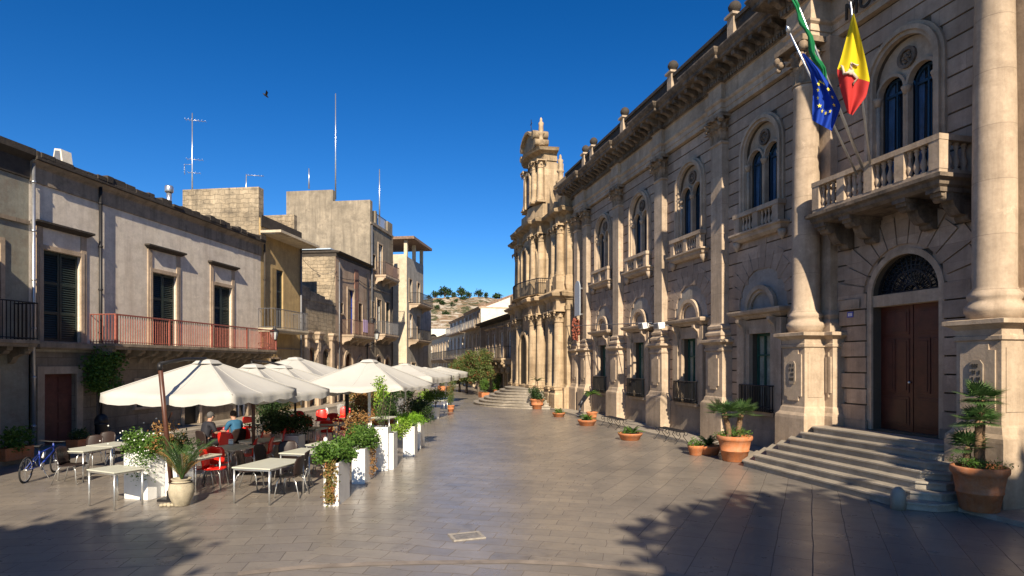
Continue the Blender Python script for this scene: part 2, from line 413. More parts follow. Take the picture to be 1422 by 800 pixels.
def baluster(mb, u, v, z0, z1, r=.06, seg=8):
    h = z1-z0
    mb.lathe([(r*.9, 0), (r*.9, .08*h), (r*.45, .13*h), (r, .30*h), (r*.95, .38*h), (r*.42, .62*h), (r*.4, .74*h), (r*.75, .84*h), (r*.5, .9*h), (r*.85, .93*h), (r*.85, h)],
             u, v, seg, cz=z0)
def leafblade(mb, base, out, up, w, l, curl, seg=4):
    """an acanthus leaf: a strip rising along `up`, bending towards `out`"""
    side = out.cross(up).normalized(); rg = []
    for i in range(seg+1):
        t = i/seg; ww = w*(.7+.5*sin(pi*min(t*1.1, 1)))*(1-.55*t**3)
        p = base+up*l*(sin(t*1.75)/sin(1.45) if t < .9 else .93)+out*(curl*t**2.2)
        rg.append([p-side*ww/2-out*.3*ww, p+out*.02, p+side*ww/2-out*.3*ww])
    mb.loft(rg, smooth=False)
def capital(mb, u, v, z0, z1, r, full=True, v_wall=0.0, leaves=8, flat=None, half_w=None):
    """Corinthian capital; flat=half width for a pilaster"""
    h = z1-z0
    zc = z0+h*.82
    if flat is None:
        mb.lathe([(r*1.12, 0), (r*1.12, h*.05), (r*.96, h*.08), (r*.98, h*.5), (r*1.3, h*.8)], u, v, 16, cz=z0)
        for row, (zz, ll, cc, off) in enumerate(((.06, .38, .30, 0), (.30, .42, .42, .5))):
            for i in range(leaves):
                a = 2*pi*(i+off)/leaves
                o = Vector((cos(a), sin(a), 0))
                leafblade(mb, Vector((u, v, z0+h*zz))+o*r*1.0, o, Vector((0, 0, 1)), 2*pi*r/leaves*1.15, h*ll, r*cc*1.9)
        hw = r*1.8; vc = v
    else:
        hw = flat*1.32; w = flat
        mb.box(u-w, u+w, v_wall, v, z0, zc)
        for zz, ll, cc, n, off in ((.05, .38, .13, 4, 0), (.30, .42, .2, 3, 0)):
            for i in range(n):
                uu = u-w+(i+.5)*2*w/n
                leafblade(mb, Vector((uu, v, z0+h*zz)), Vector((0, 1, 0)), Vector((0, 0, 1)), 2*w/n*1.1, h*ll, cc*1.7)
            for sd in (-1, 1):
                leafblade(mb, Vector((u+sd*w, v-(v-v_wall)*.4, z0+h*zz)), Vector((sd, 0, 0)), Vector((0, 0, 1)), .28, h*ll, cc*1.6)
                leafblade(mb, Vector((u+sd*w, v, z0+h*zz)), Vector((sd*.7, .7, 0)), Vector((0, 0, 1)), .24, h*ll, cc*1.9)
        mb.box(u-.09, u+.09, v, v+.16, zc-.02, z1)
    # volutes and abacus
    cs = [(sx, sy) for sx in (-1, 1) for sy in (-1, 1)] if flat is None else [(-1, 1), (1, 1)]
    for sx, sy in cs:
        if flat is None: cx_, cy_ = u+sx*hw*.86, v+sy*hw*.86
        else: cx_, cy_ = u+sx*hw*.98, v+.10
        mb.ball((cx_, cy_, z0+h*.76), h*.12, 8, 6, (1, 1, 1))
        mb.ball((cx_-sx*h*.10, cy_, z0+h*.64), h*.09, 6, 5); mb.ball((cx_-sx*h*.02, cy_+.02, z0+h*.55), h*.07, 6, 5)
    if flat is None: mb.box(u-hw, u+hw, v-hw, v+hw, zc+h*.05, z1)
    else: mb.box(u-hw-.04, u+hw+.04, v_wall, v+.14, zc+h*.05, z1)
    return mb
def railing(mb, pts, z0, z1, step=.12, r=.009, rail=.02, posts=None, low=.06):
    """straight iron railing along points (u, v)"""
    for (a, b), (c, d) in zip(pts, pts[1:]):
        L = sqrt((c-a)**2+(d-b)**2); n = max(1, int(L/step))
        mb.tube([(a, b, z1), (c, d, z1)], rail, 4, False); mb.tube([(a, b, z0+low), (c, d, z0+low)], rail*.7, 4, False)
        for i in range(n+1):
            t = i/n; p = (a+(c-a)*t, b+(d-b)*t)
            mb.box(p[0]-r, p[0]+r, p[1]-r, p[1]+r, z0, z1)
class Bld:
    """a building in its own frame: u along the front, v towards the street, z up; the origin sits at its foot"""
    def __init__(s, name, label, cat, O, ang, uo, group=None, vo=0.0):
        s.uo = uo; s.vo = vo
        loc = (O[0]+uo*cos(ang)-vo*sin(ang), O[1]+uo*sin(ang)+vo*cos(ang), 0)
        s.root = thing(name, label, cat, loc, ang, group)
    def part(s, mb, name, mat, parent=None, bevel=0.0):
        return mb.build(name, M[mat] if isinstance(mat, str) else mat, parent or s.root, off=(s.uo, s.vo, 0), bevel=bevel)
# ------------------------------------------------------------------ ground, pavement, hill
g = MB(); g.add([(-900,-300,0),(900,-300,0),(900,1500,0),(-900,1500,0)], [(0,1,2,3)])
ground = g.build('piazza_ground', M['ground'], kind='structure')
# right-hand building line: frame of the town hall, the church and the street beyond
RO = (12.824, .108); RD = (-.2409, .9705); RN = (-.9705, -.2409); RA = atan2(RD[1], RD[0])
def ru(x, v=0.0):
    """u on the right-hand line at street offset v seen in photo column x"""
    k = (x-CX)/FPX
    return (RO[0]+v*RN[0]-k*(RO[1]+v*RN[1]))/(k*RD[1]-RD[0])
def rw(u, v, z=0.0): return Vector((RO[0]+u*RD[0]+v*RN[0], RO[1]+u*RD[1]+v*RN[1], z))
def rz_at(x, y, v):
    p = rw(ru(x, v), v); return HC+(HY-y)/FPX*p.y
# left-hand line (u runs towards the camera)
LO = (-17.3, 0.0); LD = (-.1318, -.9913); LN = (.9913, -.1318); LA = atan2(LD[1], LD[0])
def lu(x, v=0.0):
    k = (x-CX)/FPX
    return (LO[0]+v*LN[0]-k*(LO[1]+v*LN[1]))/(k*LD[1]-LD[0])
def lw(u, v, z=0.0): return Vector((LO[0]+u*LD[0]+v*LN[0], LO[1]+u*LD[1]+v*LN[1], z))
def lz(x, y, v=0.0):
    p = lw(lu(x, v), v); return HC+(HY-y)/FPX*p.y

pv = MB()
pv.prism([tuple(rw(1, 1.75)[:2]), tuple(rw(1, -.2)[:2]), tuple(rw(38, -.2)[:2]), tuple(rw(38, 1.45)[:2])], 'z', -.05, .09)
pv.build('pavement', M['marble'], bevel=.01, kind='structure')
pl = MB(); pl.prism([tuple(lw(-120, 1.3)[:2]), tuple(lw(-120, -.2)[:2]), tuple(lw(-8, -.2)[:2]), tuple(lw(-8, 1.5)[:2])], 'z', -.05, .14)
pl.build('pavement', M['marble'], bevel=.01, kind='structure')
kb = MB(); kb.box(-3.4, .9, 0, .0, 0, .004)
# a curved seam of paler kerb stones in the foreground
def strip(pts, w, z, nm, mt):
    m = MB(); rg = []
    for i, p in enumerate(pts):
        a = Vector(pts[min(i+1, len(pts)-1)])-Vector(pts[max(i-1, 0)]); n = Vector((-a.y, a.x)).normalized()*w/2
        rg.append([(p[0]-n.x, p[1]-n.y, z), (p[0]+n.x, p[1]+n.y, z)])
    m.loft(rg); return m.build(nm, mt, kind='structure')
seam = [tuple(at(x, y)[:2]) for x, y in ((330, 797), (420, 788), (520, 783), (620, 781), (720, 780), (800, 784), (900, 793), (980, 806))]
strip(seam, .16, .005, 'kerb_strip', plain('pale_kerb_stone', (.25,.205,.16), .5, scale=3, var=.3, bump=.2))
def manhole(px, py, w, d, rz, label):
    c = at(px, py); m = MB(); m.box(-w, w, -d, d, 0, .012)
    o = thing('manhole_cover', label, 'manhole', (c.x, c.y, 0), rz)
    f = MB()
    for a in (-1, 1):
        f.box(-w-.05, w+.05, a*(d+.025)-.025, a*(d+.025)+.025, 0, .016); f.box(a*(w+.025)-.025, a*(w+.025)+.025, -d, d, 0, .016)
    m.build('lid', plain('worn_cover_stone', (.20,.18,.155), .5, scale=14, var=.35, bump=.3), o); f.build('frame', plain('pale_cover_frame', (.32,.285,.235), .55, scale=9, var=.3), o)
manhole(648, 745, .21, .15, .35, 'square pale stone-framed manhole cover in the middle of the paving')

# ------------------------------------------------------------------ town hall
hall = Bld('town_hall', 'ornate two-storey pinkish stone town hall with giant columns and arched twin windows', 'town hall', RO, RA, 2.0)
pil = [ru(x, .25) for x in (995, 914, 855, 812, 799.5)]          # near to far
colu = [ru(1119, .58), ru(1381, .58)]
portal = (colu[0]+colu[1])/2
U0, U1 = 2.0, pil[4]+.9
winc = [(pil[0]+colu[0])/2, (pil[0]+pil[1])/2, (pil[1]+pil[2])/2, (pil[2]+pil[3])/2]
winc[0] = ru(1051.5, 0)*.5+winc[0]*.5
ZA, ZT = 11.45, 13.2
UPW, UPS, UPB = 1.66, 9.62, 7.7                                   # twin-light opening
ops = []
for c in winc:
    ops += [(c, 1.06, 1.25, 3.72, False), (c, UPW, 7.55, UPS, True)]
ops += [(portal, 1.86, 1.12, 4.42, True), (portal, UPW, 6.66, UPS, True)]
# a further bay beyond the near column, mostly out of the picture
ops_front = [o for o in ops]
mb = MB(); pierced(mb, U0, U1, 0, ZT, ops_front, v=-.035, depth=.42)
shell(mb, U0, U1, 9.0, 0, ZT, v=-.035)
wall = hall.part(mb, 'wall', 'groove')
# courses of smooth blocks standing proud of the joints
def course_gaps(z, kind):
    """openings (with their surrounds) cut out of a course whose middle is at z"""
    g = []
    for c in winc:
        if 1.2 <= z <= 4.62: g.append((c-1.19, c+1.19))
        if 4.62 < z < 5.8: w = sqrt(max(0, 1.19**2-(z-4.62)**2)); g.append((c-w, c+w))
        if 6.85 <= z <= UPS: g.append((c-1.07, c+1.07))
        if UPS < z < UPS+1.07: w = sqrt(1.07**2-(z-UPS)**2); g.append((c-w, c+w))
    if z < 4.42: g.append((portal-1.05, portal+1.05))
    elif z < 5.47: w = sqrt(1.05**2-(z-4.42)**2); g.append((portal-w, portal+w))
    if 6.5 <= z <= UPS: g.append((portal-1.07, portal+1.07))
    if UPS < z < UPS+1.07: w = sqrt(1.07**2-(z-UPS)**2); g.append((portal-w, portal+w))
    return sorted(g)
mb = MB()
z = 1.3; CH = .405
while z+CH <= ZA+.2:
    zz = z+CH/2; cur = U0
    for a, b in course_gaps(zz, 0)+[(U1, U1)]:
        if a-cur > .02:
            mb.box(cur, a, -.035, 0, z+.022, z+CH-.022)
        cur = max(cur, b)
    z += CH
# fans of wedge blocks over the blind arches and the door
def fan(c, zs, r0, r1, n, vv=.012, key=0):
    for i in range(n):
        a0 = pi*i/n+.012; a1 = pi*(i+1)/n-.012
        am = (a0+a1)/2
        ro = r1+(.16 if i % 2 == 0 else 0)
        if abs(am-pi/2) < .01: ro = r1+.45+key
        P = [(c+r*cos(a), zs+r*sin(a)) for r, a in ((r0, a0), (r0, a1), (ro, a1), (ro, a0))]
        mb.prism(P, 'y', -.03, vv)
for c in winc: fan(c, 4.62, 1.20, 1.75, 13)
fan(portal, 4.42, 1.16, 1.85, 13, .05)
# alternate long and short blocks beside the door
z = 1.3; k = 0
while z < 4.4:
    w = .62 if k % 2 else .86
    for s in (-1, 1):
        a = portal+s*1.06; mb.box(a, a+s*w, -.03, .06 if k % 2 else .085, z+.018, z+CH-.018)
    z += CH; k += 1
hall.part(mb, 'rusticated_courses', 'hall')
mb = MB()
for s in (-1, 1): mb.box(portal+s*1.02, portal+s*1.98, -.03, .12, .9, 1.32)
ub = [U0]+[x for c in sorted([colu[1], portal, colu[0]]) for x in ()]
segs = []; cur = U0
for a, b in [(portal-1.02, portal+1.02)]: segs.append((cur, a)); cur = b
segs.append((cur, U1))
for a, b in segs: mb.box(a, b, -.03, .06, 0, 1.22)
hall.part(mb, 'base_course', 'hall_base')
# blind arches with tympanum, jambs, hood and lunette round each lower window
for i, c in enumerate(winc):
    w = MB(); arch_ring(w, c, .62, .76, 4.5, 0, .13, 14); arch_ring(w, c, .52, .64, 4.5, 0, .06, 14)
    for s in (-1, 1):
        w.box(c+s*.53, c+s*.72, -.03, .10, 1.22, 3.9); w.box(c+s*.74, c+s*1.12, -.03, .16, 1.22, 4.16)
        w.prism([(.0, 3.6), (.15, 3.65), (.22, 3.95), (.38, 4.1), (.38, 4.2), (0, 4.2)], 'x', c+s*.80-.07, c+s*.80+.07)
    w.box(c-.72, c+.72, -.03, .10, 3.72, 3.92); w.box(c-.74, c+.74, -.03, .07, 3.922, 4.16)
    w.rects(c, 1.06, .12, [(0, 4.2), (.06, 4.24), (.10, 4.3), (.24, 4.34), (.28, 4.42), (.28, 4.47), (.1, 4.5)], v0=-.03)
    w.box(c-.8, c+.8, -.03, .2, 1.12, 1.24)
    wd = hall.part(w, 'window', 'trim')
    t = MB(); t.prism([(c-1.19, 4.5)]+[(p[0], p[1]) for p in reversed(arch_pts(c, 1.19, 4.62, 16))]+[(c+1.19, 4.5)], 'y', -.06, -.028)
    hall.part(t, 'tympanum', 'tympanum', wd)
    f = MB()
    for a in (-.5, -.15, .15, .5): f.box(c+a-.03, c+a+.03, -.26, -.2, 1.25, 3.72)
    f.box(c-.53, c+.53, -.26, -.2, 3.64, 3.72); f.box(c-.53, c+.53, -.255, -.205, 3.0, 3.05)
    hall.part(f, 'frame', 'greenframe', wd)
    p = MB(); p.box(c-.53, c+.53, -.30, -.27, 1.25, 3.72); hall.part(p, 'pane', 'curtain', wd)
    r = MB(); railing(r, [(c-.78, 0.02), (c-.78, .3), (c+.78, .3), (c+.78, 0.02)], 1.26, 2.06, .085, .012, .022)
    r.box(c-.78, c+.78, .02, .3, 1.24, 1.262)
    for k in range(6):
        r.lathe([(.10, -.01), (.10, .01)], c-.65+k*.26, .3, 6, cz=1.4)
    hall.part(r, 'railing', 'iron', wd)
# upper twin-light windows
def twin_window(c, sill, balcony_level=False):
    w = MB(); arch_ring(w, c, .83, .92, UPS, -.03, .09, 18, zb=sill); arch_ring(w, c, .92, 1.02, UPS, -.03, .15, 18, zb=sill)
    arch_ring(w, c, 1.02, 1.10, UPS, -.03, .07, 18, zb=sill)
    wd = hall.part(w, 'window', 'trim')
    # tracery plate with two round-headed lights and an oculus
    t = MB(); vv = -.12; r = .36
    for s in (-1, 1):
        cc = c+s*.425
        arch_ring(t, cc, r, r+.07, UPS-.28, -.2, -.04, 14, zb=sill)
    # spandrel plate: between the small arches and the big one
    n = 24; top = [(c+.84*cos(pi*i/n), UPS+.84*sin(pi*i/n)) for i in range(n+1)]
    bot = []
    for p in top:
        x = p[0]; s = 1 if x > c else -1; cc = c+s*.425; d = abs(x-cc)
        bz = UPS-.28+sqrt(max(0, (r+.05)**2-d*d)) if d < r+.05 else UPS-.28
        bot.append((x, min(bz, p[1]-.001)))
    t.loft([[(p[0], vv, p[1]) for p in top], [(p[0], vv, p[1]) for p in bot]])
    tr = hall.part(t, 'tracery', 'trim', wd)
    oc = MB(); rg = []
    for i in range(17):
        a = 2*pi*i/16; rg.append([(c+rr*cos(a), v_, UPS+.38+rr*sin(a)) for rr, v_ in ((.17, -.12), (.17, -.05), (.25, -.05), (.25, -.12))])
    oc.loft(rg, closed=True)
    oc.ball((c, -.09, UPS+.38), .06, 8, 5)
    for i in range(6):
        a = i*pi/3; oc.ball((c+.1*cos(a), -.1, UPS+.38+.1*sin(a)), .05, 6, 4)
    hall.part(oc, 'rosette', 'cornice', wd)
    m = MB(); m.lathe([(.085, 0), (.07, .1), (.06, .12), (.055, UPS-.55-sill), (.075, UPS-.52-sill)], c, -.08, 10, cz=sill)
    m.lathe([(.06, 0), (.12, .16), (.12, .2)], c, -.08, 8, cz=UPS-.50)
    for s in (-1, 1):
        m.lathe([(.06, 0), (.11, .16), (.11, .2)], c+s*.80, -.04, 8, cz=UPS-.50)
        m.lathe([(.06, 0), (.055, UPS-.5-sill)], c+s*.80, -.06, 8, cz=sill)
    hall.part(m, 'mullion', 'trim', wd)
    for s in (-1, 1):
        cc = c+s*.425
        f = MB(); arch_ring(f, cc, .30, .35, UPS-.28, -.30, -.25, 12, zb=sill); f.box(cc-.02, cc+.02, -.30, -.25, sill, UPS+.06)
        f.box(cc-.33, cc+.33, -.30, -.25, UPS-.32, UPS-.26)
        hall.part(f, 'frame', 'tealframe', wd)
    p = MB(); p.prism([(c-.83, sill)]+list(reversed(arch_pts(c, .83, UPS, 14)))+[(c+.83, sill)], 'y', -.40, -.33)
    hall.part(p, 'pane', 'glass', wd)
    q = MB()
    for s in (-1, 1):
        for a, b in ((.05, .22), (.60, .78)):
            x0 = c+s*a; x1 = c+s*b; rg = []
            for k in range(9):
                uu = x0+(x1-x0)*k/8
                rg.append([(uu, -.322+.012*(k % 2), sill), (uu+(.05*s if a < .3 else -.05*s), -.322+.012*(k % 2), UPS+.1)])
            q.loft(rg)
    hall.part(q, 'curtain', 'bluecurtain', wd)
    if not balcony_level:
        b = MB()
        b.rects(c, 1.12, .16, [(0, 6.78), (.10, 6.86), (.12, 6.95), (.2, 7.0), (.2, 7.06)], v0=-.03)
        b.box(c-1.16, c+1.16, .02, .30, 7.58, 7.72)
        for s in (-1, 0, 1): b.box(c+s*.98-.13, c+s*.98+.13, .05, .27, 7.06, 7.58)
        for s in (-1, 1):
            for k in range(4): baluster(b, c+s*(.24+.165*k), .16, 7.06, 7.58, .062)
            b.lathe([(.02, 0), (.11, .14), (.14, .3)], c+s*1.14, .14, 8, cz=6.5)
        hall.part(b, 'balustrade', 'trim', wd)
    return wd
for c in winc: twin_window(c, 7.55)
twin_window(portal, 6.68, True)
# pilasters
def panel(mb, c, v, z0, z1, w, t=.035, ch=.12):
    P = [(c-w+ch, z0), (c+w-ch, z0), (c+w-ch, z0+ch*.9), (c+w, z0+ch), (c+w, z1-ch), (c+w-ch, z1-ch*.9), (c+w-ch, z1), (c-w+ch, z1), (c-w+ch, z1-ch*.9), (c-w, z1-ch), (c-w, z0+ch), (c-w+ch, z0+ch*.9)]
    mb.prism(P, 'y', v-.01, v+t)
def pedestal(mb, c, w, vp, z0=0, zt=3.6):
    mb.rects(c, w, vp, [(.14, z0), (.14, 1.28), (.13, 1.36), (.06, 1.44), (.03, 1.56), (.0, 1.60), (0, zt-.42), (.04, zt-.40), (.04, zt-.33), (.01, zt-.31), (.01, zt-.2), (.10, zt-.13), (.17, zt-.1), (.17, zt-.02), (.05, zt)], v0=-.03)
for i, c in enumerate(pil):
    w = .52 if i < 3 else .42
    sw = .34 if i < 3 else .28
    p = MB()
    p.rects(c, sw, .26, [(.10, 3.56), (.10, 3.70), (.14, 3.74), (.14, 3.82), (.07, 3.88), (.05, 3.94), (.09, 3.98), (.09, 4.06), (.02, 4.12), (0, 4.18), (0, 10.42), (.05, 10.45), (.05, 10.5), (0, 10.52)], v0=-.03)
    po = hall.part(p, 'pilaster', 'shaft')
    q = MB(); pedestal(q, c, w, .36); panel(q, c, .36, 1.85, 3.05, w*.62)
    hall.part(q, 'pedestal', 'trim', po)
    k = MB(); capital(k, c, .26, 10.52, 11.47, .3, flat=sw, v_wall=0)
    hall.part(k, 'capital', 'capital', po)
for i, c in enumerate(colu):
    p = MB(); V = .58
    p.lathe([(.45, 3.6), (.45, 3.70), (.49, 3.74), (.49, 3.84), (.43, 3.90), (.41, 3.97), (.44, 4.01), (.44, 4.08), (.38, 4.15), (.355, 4.22), (.355, 6.0), (.342, 8.0), (.31, 10.2), (.335, 10.24), (.335, 10.3), (.31, 10.34)], c, V, 36)
    # respond pilaster behind the shaft
    po = hall.part(p, 'column', 'shaft')
    rp = MB(); rp.rects(c, .50, .22, [(.12, 3.6), (.12, 3.84), (.05, 3.95), (.08, 4.06), (0, 4.2), (0, 10.4), (.06, 10.5), (.12, 10.9), (.2, 11.45)], v0=-.03)
    pedestal(rp, c, .72, .34)
    panel(rp, c+.58, .34, 1.85, 3.05, .1); panel(rp, c-.58, .34, 1.85, 3.05, .1)
    hall.part(rp, 'respond_pilaster', 'trim', po)
    q = MB(); pedestal(q, c, .44, .98); panel(q, c, .98, 1.75, 3.12, .34, .03)
    # moulding panel on the side facing the near end
    P = [(.42, 1.85), (.88, 1.85), (.88, 3.05), (.42, 3.05)]
    q.prism(P, 'x', c-.455, c-.43)
    hall.part(q, 'pedestal', 'trim', po)
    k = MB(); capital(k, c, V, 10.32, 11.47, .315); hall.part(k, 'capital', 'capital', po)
    b = MB(); P = [(c-.13, 2.28), (c-.07, 2.2), (c+.07, 2.2), (c+.13, 2.28), (c+.13, 2.74), (c+.07, 2.82), (c-.07, 2.82), (c-.13, 2.74)]
    b.prism(P, 'y', 1.0, 1.035)
    bo = hall.part(b, 'plaque', 'sign_stone', po)
    tx = MB()
    for r_ in range(4):
        for c_ in range(4):
            if (r_+c_+i) % 5 == 4: continue
            uu = c-.085+c_*.045; zz = 2.30+r_*.125
            tx.box(uu, uu+.028, 1.034, 1.044, zz, zz+.07)
    hall.part(tx, 'inscription', 'blackstone', po)
# entablature
brk = [(c, .40, .16) for c in pil[:3]]+[((pil[3]+pil[4])/2, .75, .16)]+[(c, .48, .66) for c in colu]
brk.sort()
def ent(base, o, z, scale=1.0):
    pts = [(U0-.3, base+o, z)]
    for c, w, d in brk:
        pts += [(c-w-o, base+o, z), (c-w-o, base+d*scale+o, z), (c+w+o, base+d*scale+o, z), (c+w+o, base+o, z)]
    pts.append((U1+o, base+o, z)); pts.append((U1+o, -1.0, z))
    return pts
mb = MB()
B = .16
mb.loft([[(U0-.3, -.03, 11.45)]+[(p[0], -.03 if k > 90 else p[1], p[2]) for k, p in enumerate(ent(B, 0, 11.45))]]*1+[[(U0-.3, -.03, 11.45)]+ent(B, 0, 11.45)], False)
rings = [ent(B, o, z) for o, z in ((-.2, 11.452), (0, 11.452), (0, 11.62), (.03, 11.63), (.03, 11.80), (.09, 11.85), (.11, 11.90), (.0, 11.92), (.0, 12.46), (.05, 12.48))]
mb = MB(); mb.loft(rings)
hall.part(mb, 'frieze', 'trim')
mb = MB()
rings = [ent(B, o, z) for o, z in ((.05, 12.482), (.10, 12.50), (.10, 12.64), (.14, 12.66), (.14, 12.90), (.62, 12.93), (.66, 12.96), (.66, 13.05), (.74, 13.12), (.80, 13.22), (.80, 13.27), (.3, 13.36), (-1.2, 13.38))]
mb.loft(rings)
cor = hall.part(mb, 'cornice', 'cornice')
mb = MB()       # dentils and modillions, following the breaks
def runs(o):
    pts = ent(B, o, 0)
    return [((a[0], a[1]), (b[0], b[1])) for a, b in zip(pts, pts[1:]) if abs(a[1]-b[1]) < 1e-6 and b[0]-a[0] > .15]
for (a, v_), (b, _) in runs(.10):
    n = int((b-a)/.13)
    for k in range(n):
        u_ = a+(k+.5)*(b-a)/n; mb.box(u_-.04, u_+.04, v_, v_+.06, 12.51, 12.63)
hall.part(mb, 'dentils', 'cornice', cor)
for (a, v_), (b, _) in runs(.14):
    n = max(1, round((b-a)/.46))
    for k in range(n):
        u_ = a+(k+.5)*(b-a)/n; mb = MB()
        mb.prism([(v_, 12.68), (v_+.12, 12.68), (v_+.25, 12.76), (v_+.44, 12.80), (v_+.46, 12.925), (v_, 12.925)], 'x', u_-.085, u_+.085)
        hall.part(mb, 'modillion', 'cornice', cor)
mb = MB()
PV = .55
for a, b in ((U0, U1),): mb.box(a, b, PV-.3, PV, 13.36, 13.95); mb.box(a, b, PV-.36, PV+.07, 13.95, 14.08)
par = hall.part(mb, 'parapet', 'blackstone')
ballu = [ru(1016.5, .6), ru(931.5, .6), ru(865, .6), ru(822, .6), ru(811, .6)]
ballu = [2*ballu[0]-ballu[1]-4.9, 2*ballu[0]-ballu[1]]+ballu
for c in ballu:
    q = MB(); q.rects(c, .17, PV+.12, [(.03, 13.36), (0, 13.42), (0, 14.1), (.07, 14.14), (.07, 14.22), (0, 14.25)], v0=PV-.22)
    po = hall.part(q, 'pier', 'trim', par)
    q = MB(); q.lathe([(.07, 14.25), (.06, 14.28), (.16, 14.34), (.21, 14.44), (.21, 14.52), (.15, 14.62), (.06, 14.68), (.02, 14.69)], c, PV-.05, 12)
    hall.part(q, 'finial', 'blackstone', par)
# lettering on the frieze
def text_mesh(txt, size, depth, name, mat, parent, Mx):
    cu = bpy.data.curves.new(name, 'FONT'); cu.body = txt; cu.size = size; cu.extrude = depth; cu.align_x = 'CENTER'
    ob = bpy.data.objects.new(name+'_source', cu); COL.objects.link(ob)
    dg = bpy.context.evaluated_depsgraph_get(); me = bpy.data.meshes.new_from_object(ob.evaluated_get(dg))
    bpy.data.objects.remove(ob); me.materials.clear(); me.materials.append(mat); me.transform(Mx)
    o = bpy.data.objects.new(name, me); link(o, parent); return o
# text reads from the street: x of the text runs towards -u
Mx = Matrix(((-1, 0, 0, portal-hall.uo), (0, 0, 1, B+.125), (0, 1, 0, 11.62), (0, 0, 0, 1)))
text_mesh('MUNICIPIO', .60, .02, 'lettering', M['blackstone'], hall.root, Mx)
# balcony over the door
bw = 1.80; BV = 1.02
mb = MB()
mb.rects(portal, bw, BV, [(-.05, 6.36), (.03, 6.42), (.05, 6.5), (.14, 6.54), (.14, 6.62), (.02, 6.66)], v0=0)
bal = hall.part(mb, 'balcony', 'cornice')
for s in (-1.62, -.78, .78, 1.62):
    mb = MB(); c = portal+s
    mb.prism([(0, 5.75), (.12, 5.72), (.22, 5.76), (.25, 5.84), (.42, 5.86), (.55, 6.0), (.62, 6.16), (.9, 6.2), (.93, 6.36), (0, 6.36)], 'x', c-.13, c+.13)
    mb.tube([(c-.15, .16, 5.82), (c+.15, .16, 5.82)], .09, 10); mb.tube([(c-.15, .72, 6.22), (c+.15, .72, 6.22)], .12, 10)
    mb.box(c-.17, c+.17, 0, .98, 6.28, 6.37)
    hall.part(mb, 'bracket', 'cornice', bal)
mb = MB()
z0, z1 = 6.66, 7.33
mb.box(portal-bw-.02, portal+bw+.02, BV-.24, BV+.02, 7.33, 7.45); mb.box(portal-bw, portal+bw, BV-.22, BV, 6.655, 6.74)
for s in (-1, 1):
    c = portal+s*(bw-.11); mb.box(c-.13, c+.13, .1, BV-.24, 7.332, 7.448); mb.box(c-.11, c+.11, .1, BV-.22, 6.657, 6.738)
    mb.box(c-.12, c+.12, 0, .12, 6.66, 7.46)
    for k in range(3): baluster(mb, c, .26+k*.2, 6.74, 7.33, .07)
for k in range(5):
    c = portal-bw+.11+k*(2*bw-.22)/4; mb.box(c-.12, c+.12, BV-.23, BV+.01, 6.74, 7.33)
    if k < 4:
        step = (2*bw-.22)/4
        for j in range(4): baluster(mb, c+step*(j+1)/5+0*.02, BV-.11, 6.74, 7.33, .07)
hall.part(mb, 'balustrade', 'trim', bal)
# door and fanlight
mb = MB(); arch_ring(mb, portal, .92, 1.06, 4.42, -.03, .03, 20, zb=1.1); mb.box(portal-1.0, portal+1.0, -.30, -.02, 4.16, 4.44)
ds = hall.part(mb, 'door_surround', 'trim')
mb = MB()
dr = []
for s in (-1, 1):
    a, b = (portal-.95, portal-.01) if s < 0 else (portal+.01, portal+.95)
    d = MB(); d.box(a, b, -.36, -.28, 1.12, 4.16)
    for z0_, z1_ in ((1.25, 1.95), (2.05, 3.35), (3.45, 4.05)):
        n = 1 if z1_-z0_ < 1 else 2
        for k in range(n):
            x0 = a+.1+k*(b-a-.2)/n+(.03 if k else 0); x1 = a+.1+(k+1)*(b-a-.2)/n-(.03 if n > 1 and k == 0 else 0)
            d.box(x0, x1, -.28, -.262, z0_, z1_); d.box(x0+.06, x1-.06, -.262, -.25, z0_+.06, z1_-.06)
    do = hall.part(d, 'door', 'door_brown', bevel=.006)
    if s > 0:
        k = MB(); k.ball((portal+.08, -.24, 2.3), .035, 8, 6); hall.part(k, 'knob', 'alu', do)
mb = MB()
arch_ring(mb, portal, .88, .93, 4.44, -.24, -.18, 20); mb.box(portal-.93, portal+.93, -.24, -.18, 4.44, 4.49)
arch_ring(mb, portal, .18, .22, 4.44, -.23, -.19, 12); arch_ring(mb, portal, .52, .55, 4.44, -.225, -.195, 16)
for k in range(1, 18):
    a = pi*k/18; mb.tube([(portal+.2*cos(a), -.21, 4.44+.2*sin(a)), (portal+.9*cos(a), -.21, 4.44+.9*sin(a))], .012, 4, False)
    if k < 18:
        for rr in (.36, .7):
            b_ = a+pi/36
            for q_ in range(5):
                t0, t1 = 2*pi*q_/6, 2*pi*(q_+1)/6
                mb.tube([(portal+rr*cos(b_)+.055*cos(t0), -.21, 4.44+rr*sin(b_)+.055*sin(t0)), (portal+rr*cos(b_)+.055*cos(t1), -.21, 4.44+rr*sin(b_)+.055*sin(t1))], .008, 3, False)
fl = hall.part(mb, 'fanlight', 'iron')
mb = MB(); mb.prism(list(reversed(arch_pts(portal, .93, 4.44, 16))), 'y', -.34, -.31); hall.part(mb, 'pane', 'glass', fl)
def on_hall(name, mat, px, py, w, h, v, label, cat, t=.03):
    u_ = ru(px, v); z_ = rz_at(px, py, v)
    p = rw(u_, v, z_); m = MB(); m.box(-w/2, w/2, 0, t, -h/2, h/2)
    o = m.build(name, M[mat], bevel=.005); o.location = p; o.rotation_euler = (0, 0, RA); tag(o, label, cat); return o
on_hall('stone_plaque', 'sign_stone', 1181, 423, .62, .26, .09, 'small blank stone plaque on the wall left of the brown door', 'plaque')
np_ = on_hall('street_number_sign', 'sign_blue', 1181, 437, .2, .15, .09, 'little blue enamel number sign below the stone plaque by the door', 'sign', .015)
mb = MB()
